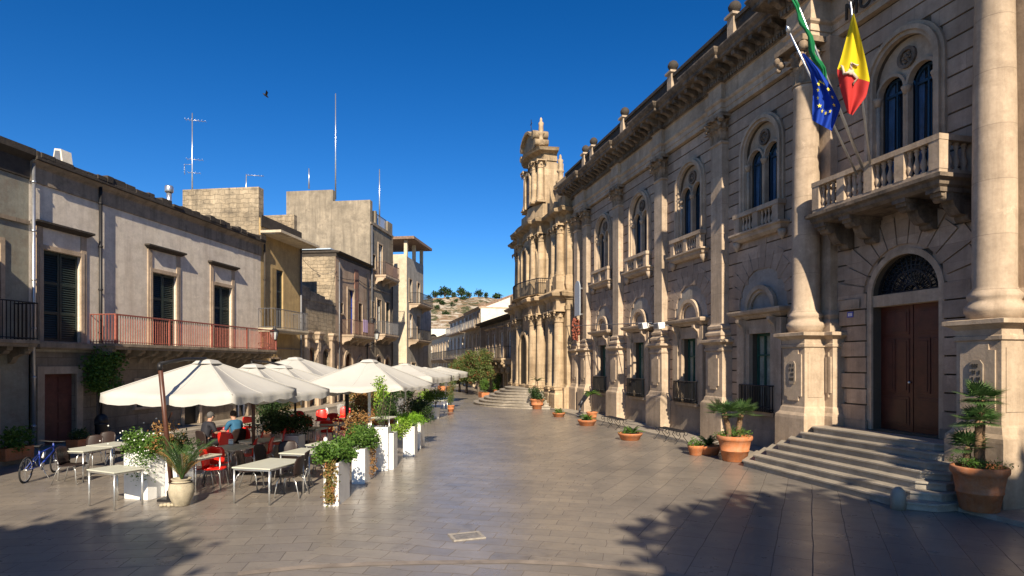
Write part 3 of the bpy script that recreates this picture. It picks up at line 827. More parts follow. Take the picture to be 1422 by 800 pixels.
for a in (-.06, -.02, .02, .05): mb.box(a-.008, a+.012, .0155, .018, -.04, .04)
mb.build('number', M['white'], np_)
for x_, lb in ((898, 'white floodlight box clamped to the pilaster, the one further from the town hall door'), (920, 'white floodlight box on the pilaster cornice, the one nearer the town hall door')):
    v = .62; p = rw(ru(x_, v), v, rz_at(x_, 452, v))
    o = thing('floodlight', lb, 'floodlight', p, RA, 'floodlights on the town hall')
    m = MB(); m.prism([(-.0, -.12), (.25, -.16), (.3, .1), (0, .12)], 'x', -.2, .2); m.build('housing', M['white'], o, bevel=.01)
    m = MB(); m.box(-.03, .03, -.45, 0, -.03, .03); m.box(-.17, .17, .302, .31, -.13, .07); m.build('bracket', M['greyiron'], o)
# banner and rust-red ornament on the twin pilasters
v = .52; p = rw(ru(802.5, v), v, rz_at(802, 416, v)); hh = .93
m = MB(); w_ = .42
m.prism([(-w_, -hh)]+[(w_, -hh)]+arch_pts(0, w_, hh-.3, 10), 'y', 0, .05)
o = thing('banner_board', 'tall pale grey round-topped board hung between the twin pilasters', 'sign board', p, RA)
m.build('board', M['bannergrey'], o, bevel=.01)
m = MB()
for zz in (-hh+.1, hh-.3): m.box(-.04, .04, -.3, 0, zz-.04, zz+.04)
m.build('bracket', M['greyiron'], o)
p = rw(ru(799.5, v), v, rz_at(799, 457, v))
m = MB(); random.seed(3)
for k in range(90):
    t = random.uniform(-1, 1); a = random.uniform(0, 2*pi); r_ = .2*sqrt(1-t*t*.8)
    m.ball((r_*cos(a), r_*sin(a)*.6, t*.62), random.uniform(.04, .075), 5, 4, (1, 1, random.uniform(.8, 1.6)))
m.tube([(0, 0, -.6), (0, 0, .8)], .03, 6)
o = m.build('hanging_ornament', M['rust']); o.location = p; tag(o, 'rust red knobbly drop-shaped ornament hanging under the grey board', 'ornament')

# entrance steps in the same frame
def chamfer(uL, uR, vF, d):
    return [(uR, .3), (uR, vF-.35), (uR+.35, vF), (uL-d, vF), (uL, vF-d), (uL, .3)]
stp = Bld('entrance_steps', 'broad worn stone steps with a slanted end leading up to the brown double door', 'steps', RO, RA, portal)
n = 7; RZ = 1.11/n
for k in range(n):
    e = (n-1-k)
    vF = 1.0+.25*e; uL = colu[0]-.55+.36*e
    uR = colu[1]+.56-.12*e
    P = chamfer(uL, uR, vF, min(vF-.4, .25+.22*e))
    m = MB(); m.prism(P, 'z', max(0.002, (k)*RZ-.0), (k+1)*RZ-.045)
    P2 = chamfer(uL+.03, uR-.03, vF+.03, min(vF-.4, .25+.22*e)+.0)
    m.prism(P2, 'z', (k+1)*RZ-.045, (k+1)*RZ)
    stp.part(m, 'step', 'marble', bevel=.008)
m = MB(); m.lathe([(.13, 0), (.13, .28), (.11, .36), (.05, .42), (.01, .43)], 0, 0, 12)
o = m.build('bollard', M['marble']); p = rw(colu[1]+.22, 2.62); o.location = (p.x, p.y, 0); tag(o, 'stubby round-topped stone bollard at the corner of the entrance steps', 'bollard')
# ------------------------------------------------------------------ church
ch = Bld('baroque_church', 'tall golden baroque church front with curved bays, paired columns and a bell gable', 'church', RO, RA, 43.4)
CU = 43.4                                                           # centre line
CT, HT = 43.7, 1.8
def front(z, o=0.0, top=False, flat=False):
    """plan of the church front at one level, grown outwards by o"""
    pts = []
    if not top: pts += [(37.5-o*0, -.5), (37.5-o, .55+o), (39.9+o*.3, .55+o), (39.92+o*.3, -.15+o), (40.35-o*.3, -.15+o)]
    n = 12; hw = 2.8 if not top else HT; cc = CU if not top else CT
    v_s, v_p = (.9, 1.5) if not top else (.65, 1.15)
    if flat: v_p = v_s+.5
    for i in range(n+1):
        t = -1+2*i/n; pts.append((cc+t*(hw+o*.8), v_s+(v_p-v_s)*cos(t*pi/2)**1.0+o))
    if top:
        pts = [(cc-hw-o, -.3)]+pts+[(cc+hw+o, -.3)]
    else: pts += [(47.0-o*.3, .55+o), (49.4+o, .55+o), (49.4, -.5)]
    return [(p[0], p[1], z) for p in pts]
def tier(prof, name, mat, parent=None, top=False, cap=True):
    m = MB(); m.loft([front(z, o, top) for o, z in prof], closed=True, cap1=cap, cap0=False); return ch.part(m, name, mat, parent)
w = MB()
w.loft([front(0, .25), front(1.3, .25), front(1.35, .12), front(1.5, 0), front(5.95, 0)], closed=True)
w.loft([front(7.15, 0), front(7.5, .1), front(8.0, .05), front(8.05, -.05), front(11.15, -.05)], closed=True)
w.loft([front(12.2, -.1, True), front(12.3, .1, True), front(13.4, .05, True), front(13.45, -.1, True), front(16.25, -.1, True)], closed=True)
w.box(37.7, 49.2, -9, -.3, 0, 11.2); w.box(CT-1.6, CT+1.6, -.8, 0, 11, 16.2); w.box(38.0, 40.3, -1.5, .35, 12.0, 13.9); w.box(46.6, 48.8, -1.5, .35, 12.0, 13.9); w.box(37.9, 40.4, -1.6, .45, 13.9, 14.1)
ch.part(w, 'wall', 'church')
tier([(0, 5.95), (.08, 5.97), (.08, 6.2), (.02, 6.22), (.02, 6.55), (.12, 6.6), (.2, 6.7), (.42, 6.76), (.46, 6.9), (.52, 6.98), (.2, 7.1), (.0, 7.15)], 'lower_cornice', 'church_dark')
tier([(-.05, 11.15), (.05, 11.17), (.05, 11.4), (0, 11.42), (0, 11.65), (.15, 11.72), (.42, 11.8), (.46, 11.92), (.54, 12.0), (.2, 12.12), (-.6, 12.25)], 'middle_cornice', 'church_dark')
tier([(-.1, 16.25), (.0, 16.27), (.0, 16.45), (-.04, 16.47), (-.04, 16.72), (.12, 16.8), (.34, 16.86), (.40, 16.98), (.45, 17.05), (.1, 17.15), (-.4, 17.2)], 'upper_cornice', 'church_dark', top=True)
# curved gable and statue
m = MB()
def gable(s, v):
    return [(CU+s*(-1.9), v, 17.15), (CU-s*1.9, v, 17.15)]
CB = CU; CU = CT-.0
prof = [(CU-1.75, 17.15), (CU+1.75, 17.15), (CU+1.65, 17.5), (CU+1.4, 17.75), (CU+1.1, 18.1), (CU+.6, 18.35), (CU, 18.45), (CU-.6, 18.35), (CU-1.1, 18.1), (CU-1.4, 17.75), (CU-1.65, 17.5)]
m.prism(prof, 'y', .4, 1.2)
m.prism([(p[0], p[1]+.0) for p in [(CU-1.2, 18.02), (CU-.6, 18.36), (CU, 18.47), (CU+.6, 18.36), (CU+1.2, 18.02), (CU+1.3, 18.15), (CU+.65, 18.52), (CU, 18.65), (CU-.65, 18.52), (CU-1.3, 18.15)]], 'y', .25, 1.45)
for s in (-1, 1):
    m.tube([(CU+s*1.5, .3, 18.0), (CU+s*1.5, 1.35, 18.0)], .28, 10); m.tube([(CU+s*1.8, .35, 17.4), (CU+s*1.8, 1.3, 17.4)], .22, 10)
gb = ch.part(m, 'gable', 'church_dark')
def statue(u_, v_, z_, h, name='statue', mat='church'):
    m = MB(); m.lathe([(.30, 0), (.30, .1*h), (.16, .14*h), (.14, .38*h), (.24, .42*h), (.24, .46*h), (.12, .5*h), (.17, .56*h), (.15, .7*h), (.19, .8*h), (.08, .87*h), (.09, .93*h), (.03, h)], u_, v_, 10, cz=z_)
    m.ball((u_+.12, v_+.05, z_+.8*h), .07, 6, 5)
    return ch.part(m, name, mat)
statue(39.9, .15, 14.1, 1.9)
statue(CU-1.7, .8, 17.2, 1.9)
statue(47.6, -.2, 13.9, 2.2)
m = MB(); m.tube([(CU, 1.0, 18.5), (CU, 1.0, 19.6)], .025, 5); m.tube([(CU-.22, 1.0, 19.3), (CU+.22, 1.0, 19.3)], .025, 5); ch.part(m, 'iron_cross', 'iron'); CU = CB
# scrolls between the tiers and the near wing's broken pediment
m = MB()
for s in (-1, 1):
    pts = [(CU+s*(2.7+1.6*t), .4, 14.2-2.0*sqrt(t)-.0) for t in [i/8 for i in range(9)]]
    P = [(p[0], p[2]) for p in pts]+[(CU+s*4.3, 12.0), (CU+s*2.6, 12.0)]
    m.prism(P if s > 0 else P[::-1], 'y', .1, .6); m.tube([(CU+s*4.1, 0, 12.45), (CU+s*4.1, .75, 12.45)], .38, 12)
m.prism([(37.6, 12.1), (38.4, 12.1), (38.4, 12.6), (38.0, 13.1), (37.7, 13.0)], 'y', -.2, .6)
m.box(38.5, 39.1, -.1, .6, 12.1, 12.9)
ch.part(m, 'scroll', 'church_dark')
def col_on(u_, v_, z0, z1, r, cap_h, name='column', seg=20):
    m = MB(); h = z1-z0
    m.box(u_-r*1.45, u_+r*1.45, v_-r*1.45, v_+r*1.45, z0, z0+.1)
    m.lathe([(r*1.4, .1), (r*1.4, .18), (r*1.15, .24), (r*1.25, .32), (r*1.02, .4), (r, h*.3), (r*.86, h-cap_h)], u_, v_, seg, cz=z0)
    o = ch.part(m, name, 'church')
    k = MB(); capital(k, u_, v_, z1-cap_h, z1, r*.88, leaves=6); ch.part(k, 'capital', 'church', o)
    return o
def cpos(t, top=False, d=.18):
    hw = 2.8 if not top else HT; v_s, v_p = (.9, 1.5) if not top else (.65, 1.15)
    return (CT if top else CU)+t*hw, v_s+(v_p-v_s)*cos(t*pi/2)+d
for u_, v_ in [(38.1, .85), (39.4, .85), cpos(-.92), cpos(-.62), cpos(.62), cpos(.92), (47.6, .85), (48.9, .85)]:
    m = MB(); m.rects(u_, .46, v_+.36, [(.1, 0), (.1, .9), (.04, 1.0), (.04, 1.15), (.1, 1.2)], v0=0); ch.part(m, 'pedestal', 'church')
    col_on(u_, v_, 1.2, 5.95, .30, .72)
    m = MB(); m.rects(u_, .36, v_+.28, [(0, 5.95), (.0, 6.5), (.1, 6.6), (.14, 6.7), (.36, 6.76), (.42, 6.93), (.2, 7.06), (0, 7.2), (0, 7.95)], v0=0); ch.part(m, 'entablature_block', 'church')
for u_, v_ in [(38.3, .7), (39.4, .7), cpos(-.9, d=.12), cpos(-.6, d=.12), cpos(.6, d=.12), cpos(.9, d=.12), (47.6, .7), (48.6, .7)]:
    col_on(u_, v_, 7.95, 11.15, .24, .55)
    m = MB(); m.rects(u_, .30, v_+.22, [(0, 11.15), (.0, 11.6), (.12, 11.72), (.36, 11.8), (.42, 11.95), (.1, 12.1)], v0=0); ch.part(m, 'entablature_block', 'church_dark')
for t in (-.92, -.6, .6, .92):
    u_, v_ = cpos(t, True, .12); col_on(u_, v_, 13.45, 16.25, .22, .5)
# belfry arch, upper door, main door: recesses with arched frames
def recess(u_, z0, zs, w_, vv, name):
    m = MB(); arch_ring(m, u_, w_/2, w_/2+.2, zs, vv-.5, vv+.14, 14, zb=z0); o = ch.part(m, name, 'church')
    q = MB(); q.prism([(u_-w_/2, z0)]+list(reversed(arch_pts(u_, w_/2, zs, 12)))+[(u_+w_/2, z0)], 'y', vv-.2, vv+.04)
    ch.part(q, 'opening', 'iron', o)
recess(CT, 13.5, 15.2, 1.0, 1.18, 'belfry_arch'); recess(CU, 8.0, 9.9, 1.2, 1.50, 'upper_window'); recess(CU, 1.3, 3.9, 1.7, 1.55, 'doorway')
recess(CU-1.75, 8.0, 9.6, .7, 1.22, 'niche'); recess(CU+1.75, 8.0, 9.6, .7, 1.22, 'niche')
m = MB(); m.lathe([(.02, .5), (.12, .45), (.18, .2), (.26, 0)], CT, 1.0, 12, cz=14.4); ch.part(m, 'bell', 'rust')
m = MB(); rp = [(p[0], p[1]) for p in front(0, .62)[5:18]]; rp = [rp[0][:1]+(.9,)]+rp+[rp[-1][:1]+(.9,)]
railing(m, rp, 7.15, 8.15, .11, .012, .03); ch.part(m, 'railing', 'iron')
m = MB(); m.loft([front(6.95, .3)[5:18]+[(CU, 0, 6.95)], front(7.13, .72)[5:18]+[(CU, 0, 7.13)], front(7.16, .72)[5:18]+[(CU, 0, 7.16)]], closed=True, cap1=True, cap0=True); ch.part(m, 'balcony_slab', 'church_dark')
cs = Bld('church_steps', 'curved fan of worn stone steps in front of the church doorway', 'steps', RO, RA, CU)
for k in range(7):
    e = 6-k; rx = 3.0+.36*e; ry = 2.1+.36*e; n = 28
    P = [(CU+rx*cos(pi*i/n), .7+ry*sin(pi*i/n)) for i in range(n+1)]
    m = MB(); m.prism(P, 'z', .002+k*.165, (k+1)*.165-.04)
    P = [(CU+(rx+.05)*cos(pi*i/n), .7+(ry+.05)*sin(pi*i/n)) for i in range(n+1)]; m.prism(P, 'z', (k+1)*.165-.04, (k+1)*.165)
    cs.part(m, 'step', 'marble')

# ------------------------------------------------------------------ simple street building, made of named parts
def block(name, label, O, A, u0, u1, dep, zt, mat, wins, group=None, corn=None, base=None, cmat='frieze', vo=0.0, roof=None, cat='building', zf=0.0):
    """wins: dicts(u, w, z0, z1, arch, kind, frame, hood, balc)"""
    b = Bld(name, label, cat, O, A, (u0+u1)/2, group, vo)
    ops = [(w_['u'], w_['w'], w_['z0'], w_['z1'], w_.get('arch', False)) for w_ in wins if w_.get('real', True)]
    m = MB(); pierced(m, u0, u1, zf, zt, ops, v=vo, depth=.22); shell(m, u0, u1, dep, 0, zt, v=vo)
    b.wall = b.part(m, 'wall', mat)
    for w_ in wins: opening(b, vo=vo, **w_)
    if corn:
        m = MB(); pr = corn
        m.loft([[(u0-o*.3, vo-dep, zt+z_), (u0-o*.3, vo+o, zt+z_), (u1+o*.3, vo+o, zt+z_), (u1+o*.3, vo-dep, zt+z_)] for o, z_ in pr], closed=True, cap0=True, cap1=True)
        b.part(m, 'cornice', cmat)
    return b
def cat_dark(b): return b.root.name.startswith('plastered')
def opening(b, u, w, z0, z1, arch=False, kind='shutter', frame=.1, hood=None, real=True, vo=0.0, fmat='trim', balc=None, col=None):
    a, c = u-w/2, u+w/2
    m = MB()
    if frame:
        if arch: arch_ring(m, u, w/2, w/2+frame, z1, vo-.02, vo+.05, 10, zb=z0)
        else:
            m.box(a-frame, a, vo-.02, vo+.05, z0, z1+frame); m.box(c, c+frame, vo-.02, vo+.05, z0, z1+frame); m.box(a, c, vo-.02, vo+.048, z1, z1+frame)
        if z0 > .6: m.box(a-frame-.05, c+frame+.05, vo-.02, vo+.1, z0-.09, z0)
    if hood:
        z = hood; mh = MB(); mh.rects(u, w/2+frame+.12, vo+.08, [(0, z-.16), (.08, z-.1), (.14, z-.06), (.14, z), (.0, z+.03)], v0=vo-.02)
        m.box(a-frame-.1, a-frame*.1, vo-.02, vo+.035, z0, z-.16); m.box(c+frame*.1, c+frame+.1, vo-.02, vo+.035, z0, z-.16)
    zt_ = z1+(w/2 if arch else 0)
    door = kind in ('door', 'reddoor')
    nm = 'door' if door else 'window'
    if m.f: root = b.part(m, nm, fmat)
    else:
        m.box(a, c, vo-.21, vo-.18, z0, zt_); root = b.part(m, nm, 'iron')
    if hood: b.part(mh, 'hood', 'blackstone' if cat_dark(b) else fmat, root)
    def back(mat, nm2, t0=.20, t1=.16):
        q = MB()
        if arch: q.prism([(a, z0)]+list(reversed(arch_pts(u, w/2, z1, 10)))+[(c, z0)], 'y', vo-t0, vo-t1)
        else: q.box(a, c, vo-t0, vo-t1, z0, z1)
        return b.part(q, nm2, mat, root)
    if kind == 'shutter':
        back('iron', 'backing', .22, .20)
        for s in (0, 1):
            x0 = a+s*w/2+.01; x1 = x0+w/2-.02; q = MB()
            q.box(x0, x0+.07, vo-.14, vo-.09, z0, z1); q.box(x1-.07, x1, vo-.14, vo-.09, z0, z1)
            hs = [z0, z0+(z1-z0)*.3, z0+(z1-z0)*.63, z1-.1]
            for hz in hs: q.box(x0+.07, x1-.07, vo-.138, vo-.092, hz, hz+.09)
            n = int((z1-z0)/.075)
            for k in range(n):
                zz = z0+.05+k*.075
                q.add([(x0+.06, vo-.095, zz), (x1-.06, vo-.095, zz), (x1-.06, vo-.13, zz+.055), (x0+.06, vo-.13, zz+.055)], [(0, 1, 2, 3)])
                q.add([(x0+.06, vo-.095, zz), (x1-.06, vo-.095, zz), (x1-.06, vo-.10, zz+.012), (x0+.06, vo-.10, zz+.012)], [(0, 1, 2, 3)])
            b.part(q, 'shutter', col or 'shutter', root)
    elif kind == 'glass':
        back('glass', 'pane')
        q = MB(); mt = col or 'white'
        q.box(a, a+.05, vo-.155, vo-.11, z0, z1); q.box(c-.05, c, vo-.155, vo-.11, z0, z1); q.box(u-.03, u+.03, vo-.155, vo-.11, z0, zt_-.02)
        q.box(a+.05, c-.05, vo-.15, vo-.115, z0+(z1-z0)*.62, z0+(z1-z0)*.62+.05); q.box(a+.05, c-.05, vo-.15, vo-.115, z1-.05, z1)
        b.part(q, 'frame', mt, root)
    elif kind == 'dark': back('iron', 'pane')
    elif door:
        back('door_red' if kind == 'reddoor' else (col or 'door_brown'), 'leaf')
        q = MB()
        for s in (0, 1):
            x0 = a+s*w/2+.08; x1 = x0+w/2-.16
            for f0, f1 in ((.06, .30), (.34, .70), (.74, .95)): q.box(x0, x1, vo-.16, vo-.14, z0+(z1-z0)*f0, z0+(z1-z0)*f1)
        b.part(q, 'panels', 'door_red' if kind == 'reddoor' else (col or 'door_brown'), root)
    return root
def balcony(b, ua, ub, z, dep, vo=0.0, rmat='iron', h=1.0, brackets=None, slab='frieze', thick=.14, step=.12, belly=False, smat=None):
    m = MB(); m.rects((ua+ub)/2, (ub-ua)/2-.04, vo+dep-.04, [(-.02, z-thick), (.0, z-thick*.6), (.04, z-thick*.5), (.04, z)], v0=vo-.02)
    o = b.part(m, 'balcony', slab)
    r = MB(); railing(r, [(ua+.03, vo), (ua+.03, vo+dep-.05), (ub-.03, vo+dep-.05), (ub-.03, vo)], z, z+h, step, .009, .02)
    if rmat == 'redrail':
        for k in range(5):
            uu = ua+.05+(ub-ua-.1)*k/4; r.box(uu-.035, uu+.035, vo+dep-.085, vo+dep-.015, z, z+h+.02)
        r.box(ua, ub, vo+dep-.08, vo+dep-.02, z+h-.03, z+h+.02)
    b.part(r, 'railing', rmat, o)
    nb = brackets if brackets is not None else max(2, int((ub-ua)/.9))
    if nb:
        for k in range(nb):
            q = MB()
            uu = ua+.15+(ub-ua-.3)*(k/(nb-1) if nb > 1 else .5)
            q.prism([(vo-.01, z-thick-.5), (vo+.1, z-thick-.46), (vo+.2, z-thick-.3), (vo+dep*.55, z-thick-.2), (vo+dep*.8, z-thick-.1), (vo+dep*.82, z-thick), (vo-.01, z-thick)], 'x', uu-.09, uu+.09)
            q.tube([(uu-.1, vo+dep*.6, z-thick-.13), (uu+.1, vo+dep*.6, z-thick-.13)], .09, 8)
            b.part(q, 'bracket', slab, o)
    return o

# ------------------------------------------------------------------ left side of the street
CORN = [(.0, -.9), (.03, -.88), (.03, -.3), (.06, -.28), (.16, -.2), (.2, -.1), (.2, .02), (.1, .06), (-.3, .1)]
def L(x, v=0): return lu(x, v)
# (u grows towards the camera: the far end of a building is u0)
uA, uB = L(362), L(40)
zs0, zs1 = 3.48, 6.45
wins = [dict(u=(L(58)+L(112))/2, w=1.42, z0=3.46, z1=6.35, kind='shutter', frame=.14, hood=7.2),
        dict(u=(L(208)+L(247))/2, w=1.40, z0=3.46, z1=6.35, kind='shutter', frame=.14, hood=7.38),
        dict(u=(L(294)+L(323))/2, w=1.40, z0=3.46, z1=6.35, kind='shutter', frame=.14, hood=7.38)]
b = block('plastered_house', 'long two-storey house with pale lilac plaster, dark shutters and a red balcony rail', LO, LA, uA, uB, 10, 8.35, 'lilac', wins, zf=3.12)
lh = b
m = MB(); pr = [(.02, 8.352), (.05, 8.36), (.05, 8.82), (.08, 8.86), (.16, 8.92), (.24, 9.0)]
m.loft([[(uA, -10, z_), (uA, o, z_), (uB, o, z_), (uB, -10, z_)] for o, z_ in pr], closed=True, cap0=True, cap1=True); b.part(m, 'frieze', 'frieze')
m = MB(); random.seed(5)
m.box(uA, uB, -10, .3, 9.003, 9.12)
uu = uA
while uu < uB-.05:
    L_ = min(random.uniform(.25, .7), uB-uu); m.box(uu+.004, uu+L_-.004, random.uniform(-.35, -.2), random.uniform(.27, .35), 9.10, 9.26+random.uniform(-.05, .09)); uu += L_
b.part(m, 'cornice', 'blackstone', bevel=.02)
m = MB()
gw = b
# ground floor ashlar with its openings pierced
m = MB()
gops = [((L(58.5)+L(102.5))/2, 1.22, .16, 2.42, False), (L(197), .8, 1.1, 2.1, False), (L(264), 1.0, .16, 2.2, False), (L(300), .8, 1.3, 2.2, False), (L(333), 1.0, .16, 2.2, False), (L(219), .75, .5, 1.1, False)]
gops = gops[:5]
pierced(m, uA, uB, 0, 3.12, gops, v=.06, depth=.3)
m.add([(uA, 0, 3.12), (uB, 0, 3.12), (uB, .06, 3.12), (uA, .06, 3.12)], [(0, 1, 2, 3)])
b.part(m, 'ground_storey', 'ashlar')
opening(b, *gops[0][:4], kind='reddoor', frame=.24, vo=.06)
opening(b, *gops[1][:4], kind='dark', frame=.1, vo=.06); opening(b, *gops[2][:4], kind='dark', frame=.16, vo=.06)
opening(b, *gops[3][:4], kind='shutter', frame=.1, vo=.06, col='door_red'); opening(b, *gops[4][:4], kind='glass', frame=.14, vo=.06)
balcony(b, uA+.15, L(161, 1.0), 3.44, 1.0, rmat='redrail', h=1.0, brackets=16, slab='frieze', thick=.2, step=.115)
m = MB(); m.rects((L(46)+L(128))/2, abs(L(46)-L(128))/2, .25, [(0, 3.2), (.06, 3.26), (.06, 3.42)], v0=-.02); b.part(m, 'ledge', 'frieze')
def pipe(b, x, z0, z1, mat, r=.055, v=.12):
    m = MB(); m.tube([(L(x), v, z0), (L(x), v, z1)], r, 8)
    zz = z0+.6
    while zz < z1: m.tube([(L(x), v, zz), (L(x), v, zz+.06)], r*1.35, 8); zz += 1.5
    b.part(m, 'drainpipe', mat)
pipe(b, 135.5, .2, 8.9, 'iron'); pipe(b, 42, .2, 8.9, 'chrome', .05)
# grey-green house at the left edge
uC = L(40)
wins = [dict(u=L(-32), w=1.3, z0=3.46, z1=6.3, kind='shutter', frame=.14), dict(u=L(-40), w=1.2, z0=.16, z1=2.4, kind='reddoor', frame=.2)]
b = block('green_grey_house', 'peeling green-grey plaster house with a dark iron balcony at the edge of the square', LO, LA, uC+.004, L(-60), 10, 8.4, 'greenish', wins)
m = MB(); pr = [(.02, 8.402), (.05, 8.42), (.05, 8.95), (.2, 9.05), (.26, 9.1), (.26, 9.3), (-.3, 9.36)]
uD = L(-60)
m.loft([[(uC+.006, -10, z_), (uC+.006, o, z_), (uD, o, z_), (uD, -10, z_)] for o, z_ in pr], closed=True, cap0=True, cap1=True); b.part(m, 'cornice', 'blackstone')
balcony(b, L(56, .85), L(-50, .9), 3.44, .85, rmat='iron', h=1.1, brackets=4, slab='frieze', thick=.2)
m = MB(); m.box(uC+.01, uD, .0, .06, 7.0, 7.12); b.part(m, 'string_course', 'ashlar')
# unseen house added left of view to shade the foot of the plastered house
b = block('shading_house', 'unseen two-storey house added forward of the row to shade it, beside the viewpoint', LO, LA, -14.75, -5.0, 7, 7.6, 'cream',
          [dict(u=-12.5, w=1.2, z0=3.9, z1=6.3, kind='shutter', frame=.12), dict(u=-8.5, w=1.2, z0=3.9, z1=6.3, kind='shutter', frame=.12), dict(u=-10.5, w=1.3, z0=.2, z1=2.6, kind='reddoor', frame=.2)], vo=2.9, corn=[(.0, -.05), (.1, 0), (.25, .12), (.3, .2), (-.2, .3)])
# yellow house
uE, uF = L(418), L(362)-.01
b = block('ochre_house', 'narrow ochre plaster house with a flat concrete canopy and a thin grey balcony', LO, LA, uE, uF, 10, 10.35, 'yellow',
          [dict(u=L(386), w=1.15, z0=4.62, z1=7.9, kind='shutter', frame=0), dict(u=L(382), w=1.0, z0=1.2, z1=3.0, kind='shutter', frame=.1)])
m = MB(); m.box(uE-.0, L(384, .9), .0, 1.15, 9.55, 9.68); m.box(uE+.1, L(384, .9)-.1, .0, 1.0, 9.50, 9.548); b.part(m, 'canopy', 'cream')
m = MB(); m.box(uE, uF, -.02, .05, 9.9, 10.5); b.part(m, 'parapet', 'blackstone')
m = MB(); m.box(uF-.45, uF+.03, -4.4, -.10, 8.9, 11.95); b.part(m, 'roof_wall', 'rubble'); m = MB(); m.box(uE, uE+.35, -6, -.25, 10.352, 11.5); b.part(m, 'roof_wall', 'rubble')
balcony(b, L(428, .9), L(381, .9), 4.6, .95, rmat='greyiron', h=1.0, brackets=0, slab='cream', thick=.2, step=.16)
m = MB(); m.box(uE+.01, uF-.01, .0, .05, 3.55, 3.63); b.part(m, 'string_course', 'frieze')
pipe(b, 415.5, .3, 9.5, 'greyiron', .06); pipe(b, 364.5, 3.5, 9.8, 'blackstone', .05)
# low ruined front
uG, uH = L(466), uE-.01
b = block('ruined_low_house', 'roofless low rubble house with two carved stone portals', LO, LA, uG, uH, 8, 6.6, 'rubble',
          [dict(u=L(432), w=1.1, z0=.2, z1=3.2, arch=True, kind='door', frame=.3), dict(u=L(452), w=1.0, z0=.2, z1=3.2, arch=True, kind='dark', frame=.25)])
m = MB(); random.seed(9); uu = uG
while uu < uH:
    L_ = random.uniform(.3, .6); t_ = (uu-uG)/(uH-uG); m.box(uu, min(uu+L_, uH)-.01, -.5, .03, 6.6, 6.85+.6*t_+random.uniform(-.08, .08)); uu += L_
b.part(m, 'broken_top', 'rubble', bevel=.03)
for x_ in (424, 440, 459):
    m = MB(); c = L(x_); m.rects(c, .18, .2, [(0, 0.1), (0, 4.2), (.08, 4.3), (.12, 4.5), (.2, 4.6), (.2, 4.7), (0, 4.75)], v0=-.02); b.part(m, 'half_column', 'trim')
m = MB(); m.box(uH-.05-1.6, uH-.1, -7.8, -.6, 6.6, 7.3); m.box(uG+.2, uG+1.9, -4, -3.6, 6.6, 8.2); b.part(m, 'inner_wall', 'whitewall')
# taller brown house with a rubble side wall
uI, uJ = L(514), uG-.01
b = block('brown_balcony_house', 'flaking pink-brown house with a rubble side wall and a bracketed stone balcony', LO, LA, uI, uJ, 9, 10.0, 'brownwall',
          [dict(u=L(487), w=1.1, z0=4.8, z1=8.0, kind='glass', frame=.16, col='sign_blue'), dict(u=L(474), w=.5, z0=6.2, z1=6.9, kind='dark', frame=.08), dict(u=L(500), w=.7, z0=4.8, z1=7.2, kind='dark', frame=.1),
           dict(u=L(484), w=1.2, z0=.2, z1=2.9, arch=True, kind='door', frame=.25), dict(u=L(474), w=.9, z0=.2, z1=2.4, kind='dark', frame=.2), dict(u=L(501), w=1.1, z0=.2, z1=2.6, arch=True, kind='dark', frame=.2)],
          corn=[(.0, -.05), (.05, -.04), (.05, .15), (.3, .22), (.34, .3), (-.2, .42)], cmat='blackstone')
m = MB(); m.box(uJ+.002, uJ+.05, -8.9, -.02, .3, 9.95); b.part(m, 'side_wall', 'rubble')
m = MB(); m.box(uI+.1, uJ+.12, -9, -.3, 10.42, 10.5); b.part(m, 'sheet_roof', 'lightblue_sheet')
m = MB(); m.box(L(497), L(492), -.0, .05, 4.9, 9.6); b.part(m, 'pink_strip', 'pinkwall')
balcony(b, L(505), L(474), 4.75, .9, rmat='brownrail', h=1.0, brackets=4, slab='trim', thick=.22)
m = MB()
for k in range(2): m.box(L(495)+k*.45, L(495)+k*.45+.4, .85, .87, 5.0, 5.9)
o = b.part(m, 'laundry', 'pink')
def wall_cable(b, pts, r=.018):
    m = MB(); q = []
    for (u0_, z0_), (u1_, z1_) in zip(pts, pts[1:]):
        for i in range(7): t = i/6; q.append((u0_+(u1_-u0_)*t, .07, z0_+(z1_-z0_)*t-.10*sin(pi*t)))
    m.tube(q, r, 5); b.part(m, 'wall_cable', 'iron')
wall_cable(b, [(uI, 8.7), (L(497), 8.9), (uJ, 8.6)]); wall_cable(b, [(uI, 4.2), (L(490), 4.1), (uJ, 4.25)]); wall_cable(lh, [(uA, 3.25), (L(300), 3.3), (L(220), 3.3), (L(140), 3.28)], .015)
pipe(b, 469, .3, 9.6, 'greyiron', .05); pipe(b, 508, .3, 9.6, 'iron', .05)
# tall block with the big blank grey wall
uK, uL_ = L(545), uI-.01
b = block('tall_rendered_block', 'tallest block with a large blank stained grey side wall and a stepped top', LO, LA, uK, uL_, 6.9, 13.9, 'concrete',
          [dict(u=L(528), w=.95, z0=9.9, z1=12.4, kind='glass', frame=.12), dict(u=L(519), w=.6, z0=10.2, z1=11.3, kind='dark', frame=.1),
           dict(u=L(526), w=.95, z0=5.2, z1=7.9, kind='glass', frame=.12), dict(u=L(517.5), w=.5, z0=6.4, z1=7.6, kind='dark', frame=.1),
           dict(u=L(526), w=1.2, z0=.2, z1=2.7, arch=True, kind='dark', frame=.2), dict(u=L(538), w=1.2, z0=.2, z1=2.7, arch=True, kind='door', frame=.2), dict(u=L(538), w=.9, z0=5.2, z1=7.9, kind='shutter', frame=.1)])
sw = HC+(HY-275)/FPX*lw(uL_, 0).y; sx = lu(460)
m = MB(); m.box(uL_-.5, uL_-.003, -6.9, -3.05, 13.902, 16.35); m.box(uL_-.5, uL_-.003, -3.048, -.0, 13.902, 15.45); m.box(uL_-4.5, uL_-.5, -6.8, -5, 13.902, 15.6); b.part(m, 'roof_wall', 'concrete')
